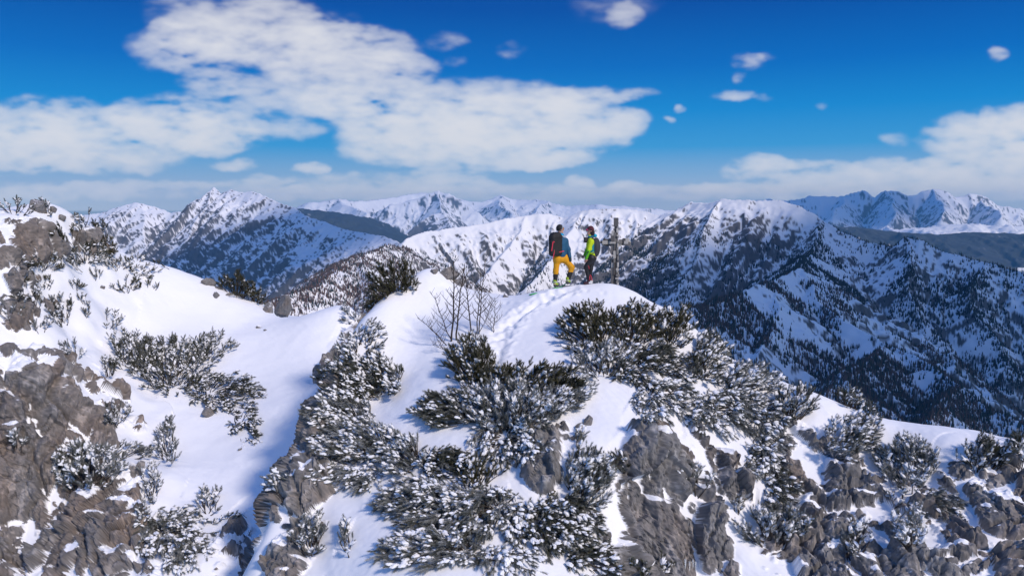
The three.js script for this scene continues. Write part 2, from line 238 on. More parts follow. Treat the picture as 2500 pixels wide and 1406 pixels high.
function prints(x, z) { let s = 0;
  TRACKS.forEach((l, n) => { let best = 9; for (let i = 1; i < l.length; i++) { const a = l[i - 1], b = l[i], dx = b.x - a.x, dz = b.z - a.z, t = clamp(((x - a.x) * dx + (z - a.z) * dz) / (dx * dx + dz * dz)); best = Math.min(best, Math.hypot(x - a.x - dx * t, z - a.z - dz * t)); } if (best < .7) { const w = best + .10 * noise(x * 3.1, n, z * 3.1); s += (n === 2 ? .4 : 1) * (-.085 * Math.exp(-((w / .13) ** 2)) * (.7 + .8 * noise(x * 4.5, 5, z * 4.5)) + .03 * Math.exp(-(((w - .3) / .1) ** 2)) * (.5 + noise(x * 7, 2, z * 7))); } });
  for (const [a, b, r, d] of PRINTS) { const u = (x - a) / r, v = (z - b) / (r * 1.5), q = u * u + v * v; if (q < 4) s += -d * Math.exp(-q * 1.8) + d * .10 * Math.exp(-6 * (Math.sqrt(q) - 1.5) ** 2); } return s; }

// columns of the height field fan out from the viewpoint; rows are closer together where the ground is near, steep and open to view
const T0 = -.8, T1 = .8, NT = 820, ND = 780, NV = NT * ND, DS = new Float32Array(NV);
for (let i = 0; i < NT; i++) {
  const t = T0 + (T1 - T0) * i / (NT - 1), st = .2, n = Math.round((60 - 6.5) / st), acc = new Float32Array(n + 1); let y0 = base(t * 6.5, -6.5), top = -9;
  for (let k = 1; k <= n; k++) {
    const d = 6.5 + k * st, y = base(t * d, -d), sl = (y - y0) / st, e = (y - EYE.y) / d, seen = e > top - .004; if (e > top) top = e; y0 = y;
    acc[k] = acc[k - 1] + (d < 12.4 ? .12 : d < 36 ? 18 / d : .12) * (1 + 1.5 * clamp(sl + .1, 0, 5)) * (seen ? 1 : .3);
  }
  let k = 0; for (let j = 0; j < ND; j++) { const w = acc[n] * j / (ND - 1); while (k < n - 1 && acc[k + 1] < w) k++; DS[j * NT + i] = 6.5 + (k + clamp((w - acc[k]) / (acc[k + 1] - acc[k]))) * st; }
}
for (let pass = 0; pass < 2; pass++) for (let j = 0; j < ND; j++) { const row = DS.slice(j * NT, j * NT + NT); for (let i = 3; i < NT - 3; i++) DS[j * NT + i] = (row[i - 3] + row[i - 2] + row[i - 1] + row[i] + row[i + 1] + row[i + 2] + row[i + 3]) / 7; }
const gp = new Float32Array(NV * 3), gn = new Float32Array(NV * 3), gRock = new Float32Array(NV), gId = new Uint8Array(NV), gTop = new Float32Array(NV), gBase = new Float32Array(NV);
function gridNormals(pos, out, w, h) {
  for (let j = 0; j < h; j++) for (let i = 0; i < w; i++) {
    const a = (j * w + Math.max(0, i - 1)) * 3, b = (j * w + Math.min(w - 1, i + 1)) * 3, c = (Math.max(0, j - 1) * w + i) * 3, d = (Math.min(h - 1, j + 1) * w + i) * 3;
    const ux = pos[b] - pos[a], uy = pos[b + 1] - pos[a + 1], uz = pos[b + 2] - pos[a + 2], vx = pos[d] - pos[c], vy = pos[d + 1] - pos[c + 1], vz = pos[d + 2] - pos[c + 2];
    let x = uy * vz - uz * vy, y = uz * vx - ux * vz, z = ux * vy - uy * vx; const l = Math.hypot(x, y, z) || 1, k = (j * w + i) * 3;
    out[k] = x / l; out[k + 1] = y / l; out[k + 2] = z / l;
  }
}
{
  for (let i = 0; i < NT; i++) {                      // the smooth base along each column, interpolated between samples 0.1 m apart
    const t = T0 + (T1 - T0) * i / (NT - 1), st = .1, n = Math.ceil((60.2 - 6.4) / st), ys = new Float32Array(n + 2); for (let k = 0; k <= n + 1; k++) { const d = 6.4 + k * st; ys[k] = base(t * d, -d); }
    for (let j = 0; j < ND; j++) { const v = j * NT + i, d = DS[v], q = (d - 6.4) / st, k = Math.floor(q), u = q - k, a = ys[Math.max(0, k - 1)], b = ys[k], c = ys[k + 1], e = ys[Math.min(n + 1, k + 2)]; const y = b + .5 * u * (c - a + u * (2 * a - 5 * b + 4 * c - e + u * (3 * (b - c) + e - a))); gp[v * 3] = t * d; gp[v * 3 + 1] = y; gp[v * 3 + 2] = -d; gBase[v] = y; }
  }
  gridNormals(gp, gn, NT, ND);
  const offs = new Float32Array(NV), bare = new Uint8Array(NV);
  for (let v = 0; v < NV; v++) {
    const k = v * 3, x = gp[k], y = gp[k + 1], z = gp[k + 2], nx = gn[k], ny = gn[k + 1], nz = gn[k + 2];
    let m = 0, id = 0;
    if (-z < 36) { const r = rockiness(x, y, z); m = r[0]; id = r[1]; }
    let snow = .05 * noise(x * .55, y * .4, z * .55) + .018 * noise(x * 1.9, y, z * 1.9) + .005 * noise(x * 7, y * 3, z * 7 ) + .0025 * noise(x * 19, y * 9, z * 19) + .022 * ridged(x * .9 + z * .7, 3.3, (z - x) * 2.6, 3) * clamp(.35 + 1.2 * noise(x * .35, 8, z * .35));
    if (z < -16.5 && z > -24.5 && x > -3.5 && x < 4) snow += prints(x, z);
    let off = snow, rock = -1;
    const steep = sstep(.72, .42, ny);
    if (m > .02 || steep > .1) {
      const c = crag(x, y, z) * mix(.3, 1, sstep(.12, .42, ny));
      rock = c + mix(-.75, .22, clamp(m * 1.02 + .35 * steep)) + .16 * clamp(m - 1, 0, 1.2) - .05;
      const lee = .10 * noise(x * 1.3 + 9, y * 1.3, z * 1.3);
      snow += lee - .07 * steep;
      off = Math.max(snow, rock);
    }
    offs[v] = off; bare[v] = m > .02 || steep > .1 ? 1 : 0; gRock[v] = rock - snow; gId[v] = id;
  }
  { const o = offs.slice(); for (let j = 1; j < ND - 1; j++) for (let i = 1; i < NT - 1; i++) { const v = j * NT + i; if (bare[v]) offs[v] = .64 * o[v] + .07 * (o[v - 1] + o[v + 1] + o[v - NT] + o[v + NT]) + .02 * (o[v - NT - 1] + o[v - NT + 1] + o[v + NT - 1] + o[v + NT + 1]); } }
  for (let v = 0; v < NV; v++) { const k = v * 3, off = offs[v]; for (let e = 0; e < 3; e++) gp[k + e] += gn[k + e] * off; gTop[v] = gBase[v] + off / Math.max(.45, gn[k + 1]); }
  gridNormals(gp, gn, NT, ND);
}
function columnY(i, d) { let lo = 0, hi = ND - 1; while (hi - lo > 1) { const m = (lo + hi) >> 1; if (DS[m * NT + i] <= d) lo = m; else hi = m; } const a = lo * NT + i, b = hi * NT + i; return mix(gTop[a], gTop[b], clamp((d - DS[a]) / (DS[b] - DS[a]))); }
function groundY(x, z) { const d = -z, t = (x / d - T0) / (T1 - T0) * (NT - 1), i = clamp(Math.floor(t), 0, NT - 2); return mix(columnY(i, d), columnY(i + 1, d), clamp(t - i)); }   // height of the finished surface
function groundN(x, z) { const e = .25, a = groundY(x + e, z) - groundY(x - e, z), b = groundY(x, z + e) - groundY(x, z - e); return V(-a / (2 * e), 1, -b / (2 * e)).normalize(); }
function hit(px, py, far = 40) {
  const [t, e] = ray(px, py); let p = 9;
  for (let d = 9; d < far; d += .06) { if (EYE.y + e * d < groundY(t * d, -d)) { let a = p, b = d; for (let k = 0; k < 8; k++) { const m = (a + b) / 2; if (EYE.y + e * m < groundY(t * m, -m)) b = m; else a = m; } return V(t * b, EYE.y + e * b, -b); } p = d; }
  return null;
}
{
  // sort the triangles into snow and the single crags, colour the rock
  const col = new Float32Array(NV * 3), cls = new Int16Array(NV);
  // broad lie of the surface: snow settles on steps, not on single pebbles
  let lie = new Float32Array(NV), tmp = new Float32Array(NV); for (let v = 0; v < NV; v++) lie[v] = gn[v * 3 + 1];
  for (const [st, w, h] of [[1, NT, ND], [NT, ND, NT]]) { for (let o = 0; o < h; o++) { const f = st === 1 ? o * NT : o, R = 4; let sum = 0; for (let i = -R; i <= R; i++) sum += lie[f + clamp(i, 0, w - 1) * st]; for (let i = 0; i < w; i++) { tmp[f + i * st] = sum / (2 * R + 1); sum += lie[f + Math.min(w - 1, i + R + 1) * st] - lie[f + Math.max(0, i - R) * st]; } } const t = lie; lie = tmp; tmp = t; }
  for (let v = 0; v < NV; v++) {
    const k = v * 3, x = gp[k], y = gp[k + 1], z = gp[k + 2]; let c = -1;
    if (gRock[v] > 0) {
      const ledge = lie[v] + .17 * noise(x * 1.6, y * 1.6, z * 1.6) + .08 * noise(x * 5, y * 5, z * 5) - .06 * clamp(gRock[v] * 2.5);
      if (ledge < .63) c = gId[v];
    }
    cls[v] = c;
    const n1 = fbm(x * 1.1, y * .8, z * 1.1, 3), n2 = noise(x * 4.2, y * 2.6, z * 4.2), n3 = noise(x * 13, y * 9, z * 13), n4 = noise(x * 30, y * 30, z * 30);
    let b = .175 * (1 + .35 * n1 + .30 * n2 + .40 * n3 + .32 * n4); if (n2 + n3 * .6 > .42) b *= 1.45; b = clamp(b, .03, .40);
    const br = clamp((x < -5 ? .5 : .2) + .9 * noise(x * .9 + 20, y * .55, z * .9) + .3 * n3, 0, 1);   // brown staining of the limestone
    let r = b * mix(1.0, 1.02, br), g = b * mix(.985, .83, br), l = b * mix(.985, .70, br);
    if (c < 0) { r = .86; g = .875; l = .90; }
    else if (n4 * .5 + n3 * .5 + lie[v] * .7 > .98) { r = .8; g = .81; l = .83; }         // specks of driven snow
    col[k] = r; col[k + 1] = g; col[k + 2] = l;
  }
  { // no fringes: every spot follows the majority round it
    const m = new Int16Array(cls); for (let j = 2; j < ND - 2; j++) for (let i = 2; i < NT - 2; i++) { const v = j * NT + i; if (gRock[v] < -.6) continue; let n = 0, id = -1; for (let b = -2; b <= 2; b++) for (let a = -2; a <= 2; a++) { const c = m[v + b * NT + a]; if (c >= 0) { n++; id = c; } } if (cls[v] >= 0 ? n < 8 : n > 17) { cls[v] = cls[v] >= 0 ? -1 : gId[v] ?? id; } } }
  const lists = new Map();
  const push = (c, a, b, d) => { if (!lists.has(c)) lists.set(c, []); lists.get(c).push(a, b, d); };
  for (let j = 0; j < ND - 1; j++) for (let i = 0; i < NT - 1; i++) {
    const a = j * NT + i, b = a + 1, c = a + NT, d = c + 1;
    for (const [p, q, r] of [[a, b, c], [b, d, c]]) {
      const s = (cls[p] < 0) + (cls[q] < 0) + (cls[r] < 0);
      push(s >= 2 ? -1 : Math.max(cls[p], cls[q], cls[r]), p, q, r);
    }
  }
  const snowMat = new THREE.MeshPhysicalMaterial({ color: new THREE.Color().setRGB(.86, .875, .90), roughness: .85, specularIntensity: .35 }), rockMat = painted(.93);
  for (const [c, idx] of [...lists].sort((a, b) => a[0] - b[0])) {
    const build = (ids) => {
      const map = new Map(), p = [], n = [], cc = [], ix = new Uint32Array(ids.length);
      for (let q = 0; q < ids.length; q++) { const v = ids[q]; let w = map.get(v); if (w === undefined) { w = map.size; map.set(v, w); p.push(gp[v * 3], gp[v * 3 + 1], gp[v * 3 + 2]); n.push(gn[v * 3], gn[v * 3 + 1], gn[v * 3 + 2]); if (c >= 0) { const s = cls[v] < 0; cc.push(s ? .3 : col[v * 3], s ? .3 : col[v * 3 + 1], s ? .3 : col[v * 3 + 2]); } } ix[q] = w; }
      const g = new THREE.BufferGeometry(); g.setAttribute('position', new THREE.Float32BufferAttribute(p, 3)); g.setAttribute('normal', new THREE.Float32BufferAttribute(n, 3)); g.setIndex(new THREE.BufferAttribute(ix, 1));
      if (c >= 0) g.deleteAttribute('normal').setAttribute('color', new THREE.Float32BufferAttribute(cc, 3)); return g;
    };
    if (c < 0) { structure('snow_ground', build(idx), snowMat, 'wind-smoothed white snow covering the summit ridge and the bowl beside it'); continue; }
    // one crag: its connected faces are parts, crumbs between them one part of rubble
    const up = new Map(), find = (v) => { let r = v; while (up.get(r) !== r) r = up.get(r); while (up.get(v) !== r) { const t = up.get(v); up.set(v, r); v = t; } return r; };
    for (const v of idx) if (!up.has(v)) up.set(v, v);
    for (let q = 0; q < idx.length; q += 3) { const a = find(idx[q]); for (const o of [1, 2]) { const b = find(idx[q + o]); if (b !== a) up.set(b, a); } }
    const groups = new Map(); for (let q = 0; q < idx.length; q += 3) { const r = find(idx[q]); if (!groups.has(r)) groups.set(r, []); groups.get(r).push(idx[q], idx[q + 1], idx[q + 2]); }
    const sorted = [...groups.values()].sort((a, b) => b.length - a.length), faces = sorted.filter((g, k) => k === 0 || (g.length > 1200 && k < 12)), crumbs = sorted.filter((g) => !faces.includes(g)).flat();
    const t = thing('rock_outcrop', CLIFFS[c][0], 'rock', 'rock faces breaking through the summit snow');
    for (const f of faces) part('rock_face', build(f), rockMat, t);
    if (crumbs.length) part('rubble', build(crumbs), rockMat, t, 'stuff');
  }
}
console.log('ground', NV);

// ---------------------------------------------------------------- mountains: ridge lines surveyed from the picture, slopes carved by gullies
const poly = (list) => list.map(([px, py, d]) => at(px, py, d));
// a spur standing p metres proud of the face below a ridge point
const spurs = (k, [px0, py0, d0], list) => { const y0 = at(px0, py0, d0).y - EYE.y, K = k * .93; return [[px0, py0 + 2, d0 - 2], ...list.map(([px, py, p]) => { const e = ray(px, py)[1]; return [px, py, (K * d0 - y0 - p) / (K - e)]; })]; };
// slope, rib size, ridge line
const RIDGES = [
  { id: 'right', k: .80, rib: 210, line: poly([[1605, 524, 2950], [1660, 512, 2850], [1700, 492, 2720], [1735, 497, 2640], [1770, 487, 2560], [1830, 486, 2480], [1900, 489, 2430], [1935, 498, 2400], [1980, 516, 2360], [2012, 532, 2330], [2060, 562, 2280], [2120, 586, 2230], [2180, 602, 2180], [2215, 578, 2140], [2245, 582, 2100], [2300, 610, 2060], [2400, 640, 2000], [2500, 668, 1950], [2750, 720, 1850]]) },
  { id: 'right', k: .95, rib: 150, line: poly(spurs(.8, [1770, 487, 2560], [[1735, 530, 40], [1712, 575, 55], [1700, 620, 50], [1670, 680, 40]])) },
  { id: 'right', k: .95, rib: 150, line: poly(spurs(.8, [2012, 532, 2330], [[2000, 575, 50], [1975, 620, 70]]).concat([[1955, 655, 1700]])) },
  { id: 'right', k: .9, rib: 130, line: poly(spurs(.8, [2215, 578, 2140], [[2205, 640, 40], [2225, 720, 50], [2270, 800, 50]])) },
  { id: 'right', k: .9, rib: 130, line: poly(spurs(.8, [2400, 640, 2000], [[2380, 700, 35], [2400, 780, 45], [2450, 870, 45]])) },
  { id: 'spur', k: .72, rib: 120, line: poly([[1560, 790, 1150], [1650, 760, 1230], [1740, 728, 1330], [1830, 700, 1420], [1900, 684, 1500], [1955, 655, 1640]]) },
  { id: 'spur', k: .8, rib: 100, line: poly([[1900, 686, 1500], [1880, 760, 1330], [1860, 840, 1200], [1840, 930, 1080]]) },
  { id: 'lower', k: .78, rib: 110, line: poly([[1960, 655, 1640], [2000, 700, 1530], [2080, 780, 1400], [2170, 840, 1300], [2270, 890, 1220], [2370, 945, 1150], [2470, 1000, 1100], [2600, 1070, 1050]]) },
  { id: 'lower', k: .85, rib: 90, line: poly([[2170, 842, 1300], [2080, 900, 1120], [2040, 960, 1000]]) },
  { id: 'lower', k: .85, rib: 90, line: poly([[2370, 946, 1150], [2300, 1010, 1000], [2260, 1070, 900]]) },
  { id: 'centre', k: .78, rib: 170, line: poly([[985, 590, 2900], [1010, 578, 2950], [1060, 562, 3000], [1150, 551, 3050], [1240, 531, 3100], [1290, 523, 3120], [1350, 521, 3120], [1385, 531, 3100], [1420, 513, 3060], [1500, 506, 3020], [1580, 516, 2980], [1605, 524, 2950]]) },
  { id: 'centre', k: .9, rib: 120, line: poly(spurs(.78, [1290, 523, 3120], [[1262, 565, 30], [1235, 615, 50], [1180, 670, 60]])) },
  { id: 'centre', k: .9, rib: 120, line: poly(spurs(.78, [1420, 513, 3060], [[1400, 555, 25], [1375, 600, 40], [1340, 650, 60], [1300, 700, 60]])) },
  { id: 'centre', k: .9, rib: 120, line: poly(spurs(.78, [1540, 511, 3000], [[1555, 560, 25], [1550, 620, 40], [1520, 690, 50]])) },
  { id: 'wooded', k: .66, rib: 110, line: poly([[1000, 606, 2450], [940, 597, 2350], [880, 620, 2150], [810, 668, 1900], [740, 702, 1750], [650, 745, 1600], [540, 800, 1450]]) },
  { id: 'wooded', k: .8, rib: 90, line: poly([[880, 622, 2150], [900, 690, 1850], [880, 760, 1600]]) },
  { id: 'left', k: .85, rib: 230, line: poly([[60, 540, 5600], [150, 530, 5500], [215, 524, 5400], [262, 516, 5350], [300, 500, 5300], [335, 493, 5280], [375, 505, 5250], [415, 520, 5200], [452, 514, 5150], [485, 484, 5100], [520, 455, 5050], [545, 472, 5000], [568, 462, 4950], [590, 470, 4880], [612, 466, 4800], [660, 484, 4650], [700, 500, 4500], [735, 516, 4350], [775, 536, 4200], [850, 560, 3950], [930, 578, 3700], [1000, 600, 3450]]) },
  { id: 'left', k: .95, rib: 170, line: poly(spurs(.85, [520, 455, 5050], [[505, 500, 40], [470, 550, 70], [430, 620, 80]])) },
  { id: 'left', k: .9, rib: 150, line: poly(spurs(.85, [612, 466, 4800], [[610, 520, 40], [625, 590, 60], [640, 680, 60]])) },
  { id: 'left', k: .95, rib: 150, line: poly(spurs(.85, [735, 516, 4350], [[720, 560, 50], [740, 620, 60], [770, 690, 60]])) },
  { id: 'left', k: .9, rib: 170, line: poly(spurs(.85, [335, 493, 5280], [[350, 530, 40], [340, 570, 60], [370, 640, 60]])) },
];
for (const r of RIDGES) { r.seg = []; let s = 0; for (let i = 1; i < r.line.length; i++) { const a = r.line[i - 1], b = r.line[i], l = Math.hypot(b.x - a.x, b.z - a.z); r.seg.push([a.x, a.z, b.x - a.x, b.z - a.z, l * l, a.y, b.y - a.y, s, l]); s += l; } }
function ridgeField(list, x, z, floor, scale) {      // [height, id, distance to the ridge, place along it]
  let h = floor, who = null, hq = 1e9, ha = 0, hf = 0;
  for (const r of list) {
    let bq = 1e18, by = 0, ba = 0;
    for (const s of r.seg) { let t = ((x - s[0]) * s[2] + (z - s[1]) * s[3]) / s[4]; t = t < 0 ? 0 : t > 1 ? 1 : t; const dx = x - s[0] - s[2] * t, dz = z - s[1] - s[3] * t, q = dx * dx + dz * dz; if (q < bq) { bq = q; by = s[5] + s[6] * t; ba = s[7] + s[8] * t; } }
    const q = Math.sqrt(bq); if (by - r.k * q * .6 < h - 60) continue;
    const R = r.rib, w = R * .35 * noise(x / (R * 1.7), 3.3, z / (R * 1.7));
    const rib = ridged((ba + w) / R, q / (R * 5), r.k * 9, 2) - .55, fine = ridged((ba + w * 1.6) / (R * .3), q / (R * 1.3), 4.4, 2) - .5;
    const grow = sstep(0, R * .9, q);
    const v = by - r.k * (q * .93 + 12 * (1 - Math.exp(-q / 12)) * .3) + R * .36 * rib * grow + R * .115 * fine * sstep(0, R * .35, q) + scale * 5 * noise(ba / (40 * scale), 1.1, r.k * 7) * (1 - grow);
    if (v > h) { h = v; who = r; hq = q; ha = ba; hf = fine * .8 + rib * .5; }
  }
  return [h, who, hq, ha, hf];
}
function buildRange({ list, t0, t1, n, rows, floor, scale, hide, paint, near }) {
  const m = rows.length, N = n * m, p = new Float32Array(N * 3), nr = new Float32Array(N * 3), who = new Array(N), qa = new Float32Array(N * 3);
  for (let j = 0; j < m; j++) for (let i = 0; i < n; i++) {
    const d = rows[j], t = t0 + (t1 - t0) * i / (n - 1), x = t * d, z = -d, k = j * n + i;
    const wv = near ? 1 : scale * 1.6, f = ridgeField(list, x + wv * (34 * noise(x / (240 * wv), 5.1, z / (240 * wv)) + 11 * noise(x / (70 * wv), 2.1, z / (70 * wv))), z + wv * (26 * noise(x / (240 * wv), 15.1, z / (240 * wv)) + 9 * noise(x / (70 * wv), 12.1, z / (70 * wv))), floor, scale);
    let y = f[0]; const own = near ? -30 - .62 * d : -1e9; if (own > y) y = own;
    const s = scale;
    const lift = sstep(0, 120 * s, f[2]);
    y += lift * (26 * s * fbm(x / (190 * s), 0, z / (190 * s), 2) + 15 * s * (ridged(x / (55 * s), y / (80 * s), z / (55 * s), 2) - .5)) + (2 + 5 * lift) * s * noise(x / (17 * s), y / (25 * s), z / (17 * s));
    p[k * 3] = x; p[k * 3 + 1] = y; p[k * 3 + 2] = z; who[k] = f[1]; qa[k * 3] = f[2]; qa[k * 3 + 1] = f[3]; qa[k * 3 + 2] = f[4];
  }
  gridNormals(p, nr, n, m);
  // drop what lies far below the sight lines
  const vis = new Uint8Array(N);
  for (let i = 0; i < n; i++) { let top = -9; for (let j = 0; j < m; j++) { const k = j * n + i, e = (p[k * 3 + 1] - EYE.y) / rows[j]; if (e > top - hide) vis[k] = 1; if (e > top) top = e; } }
  const col = new Float32Array(N * 3), c = [0, 0, 0];
  for (let k = 0; k < N; k++) { if (!vis[k]) continue; paint(p[k * 3], p[k * 3 + 1], p[k * 3 + 2], nr[k * 3], nr[k * 3 + 1], nr[k * 3 + 2], qa[k * 3], qa[k * 3 + 1], who[k], c, qa[k * 3 + 2]); col[k * 3] = c[0]; col[k * 3 + 1] = c[1]; col[k * 3 + 2] = c[2]; }
  const lists = new Map(); let tris = 0;
  for (let j = 0; j < m - 1; j++) for (let i = 0; i < n - 1; i++) {
    const a = j * n + i, b = a + 1, cc = a + n, d = cc + 1; if (!(vis[a] || vis[b] || vis[cc] || vis[d])) continue;
    const id = who[a]?.id ?? 'valley'; if (!lists.has(id)) lists.set(id, []); lists.get(id).push(a, b, cc, b, d, cc); tris += 2;
  }
  const geos = new Map();
  for (const [id, idx] of lists) {
    const map = new Map(), P = [], Nn = [], C = [], ix = new Uint32Array(idx.length);
    for (let q = 0; q < idx.length; q++) { const v = idx[q]; let w = map.get(v); if (w === undefined) { w = map.size; map.set(v, w); for (let e = 0; e < 3; e++) { P.push(p[v * 3 + e]); Nn.push(nr[v * 3 + e]); C.push(col[v * 3 + e]); } } ix[q] = w; }
    const g = new THREE.BufferGeometry(); g.setAttribute('position', new THREE.Float32BufferAttribute(P, 3)); g.setAttribute('normal', new THREE.Float32BufferAttribute(Nn, 3)); g.setAttribute('color', new THREE.Float32BufferAttribute(C, 3)); g.setIndex(new THREE.BufferAttribute(ix, 1));
    geos.set(id, g);
  }
  console.log('range', N, tris);
  return { geos, p, nr, vis, who, qa, n, m, rows, t0, t1 };
}
const SNOW = [.86, .87, .89], mountainMat = painted(.95);
// bare rock on steep ground, in streaks that follow the fall of the slope
function paintMountain(s, bias) {
  return (x, y, z, nx, ny, nz, q, a, who, c, rib) => {
    const n1 = fbm(x / (150 * s), y / (150 * s), z / (150 * s), 3), n2 = noise(a / (11 * s) + .6 * noise(a / (30 * s), q / (40 * s), 1), q / (75 * s), 2.2), n3 = noise(x / (8 * s), y / (8 * s), z / (8 * s)), bed = noise(x / (60 * s), (y + .25 * x) / (9 * s), z / (60 * s));
    const low = who ? sstep(40 * s, 420 * s, q) : 1;
    const bare = ny + .17 * n1 + .15 * n2 + .18 * n3 + .13 * bed - .30 * (rib ?? 0) - (bias + (who?.id === 'centre' ? -.06 : who?.id === 'left' ? .01 : .0)) - .16 * low + .06;
    const w = sstep(.02, -.02, bare), b = .115 * (1 + .4 * n3 + .3 * n1);
    c[0] = mix(SNOW[0], b * 1.02, w); c[1] = mix(SNOW[1], b, w); c[2] = mix(SNOW[2], b * 1.0, w);
  };
}
const rowsOf = (...parts) => { const out = []; for (const [a, b, step] of parts) for (let d = a; d < b; d += step) out.push(d); return out; };
const NEARS = buildRange({ list: RIDGES, t0: -.78, t1: .78, n: 950, rows: rowsOf([58, 800, 25], [800, 3250, 5.7], [3250, 5750, 10]), floor: -720, scale: 1, hide: .035, paint: paintMountain(1, .63), near: true });
const NAMES = { right: 'long snowy mountain with a steep shaded face at the right', spur: 'lower forested spur with sunlit ledges in front of the right mountain', lower: 'dark wooded ridge descending to the lower right', centre: 'sunlit fluted snow ridge behind the two people and the cross', wooded: 'sunlit snowy hillside dotted with bare trees behind the saddle', left: 'twin-peaked snowy mountain behind the left slope', valley: 'deep valley floor between the mountains' };
for (const [id, g] of NEARS.geos) structure(id === 'valley' ? 'valley' : 'mountain', g, mountainMat, NAMES[id]);
function rangeY(R, x, z) { const d = -z, t = (x / d - R.t0) / (R.t1 - R.t0) * (R.n - 1), i = Math.floor(t); if (i < 0 || i > R.n - 2) return null; let lo = 0, hi = R.m - 1; if (d < R.rows[0] || d > R.rows[hi]) return null; while (hi - lo > 1) { const m = (lo + hi) >> 1; if (R.rows[m] <= d) lo = m; else hi = m; } const u = t - i, v = (d - R.rows[lo]) / (R.rows[hi] - R.rows[lo]), a = lo * R.n + i, b = hi * R.n + i; if (!R.vis[a]) return null; return { y: mix(mix(R.p[a * 3 + 1], R.p[a * 3 + 4], u), mix(R.p[b * 3 + 1], R.p[b * 3 + 4], u), v), ny: R.nr[a * 3 + 1], who: R.who[a], q: R.qa[a * 3] }; }

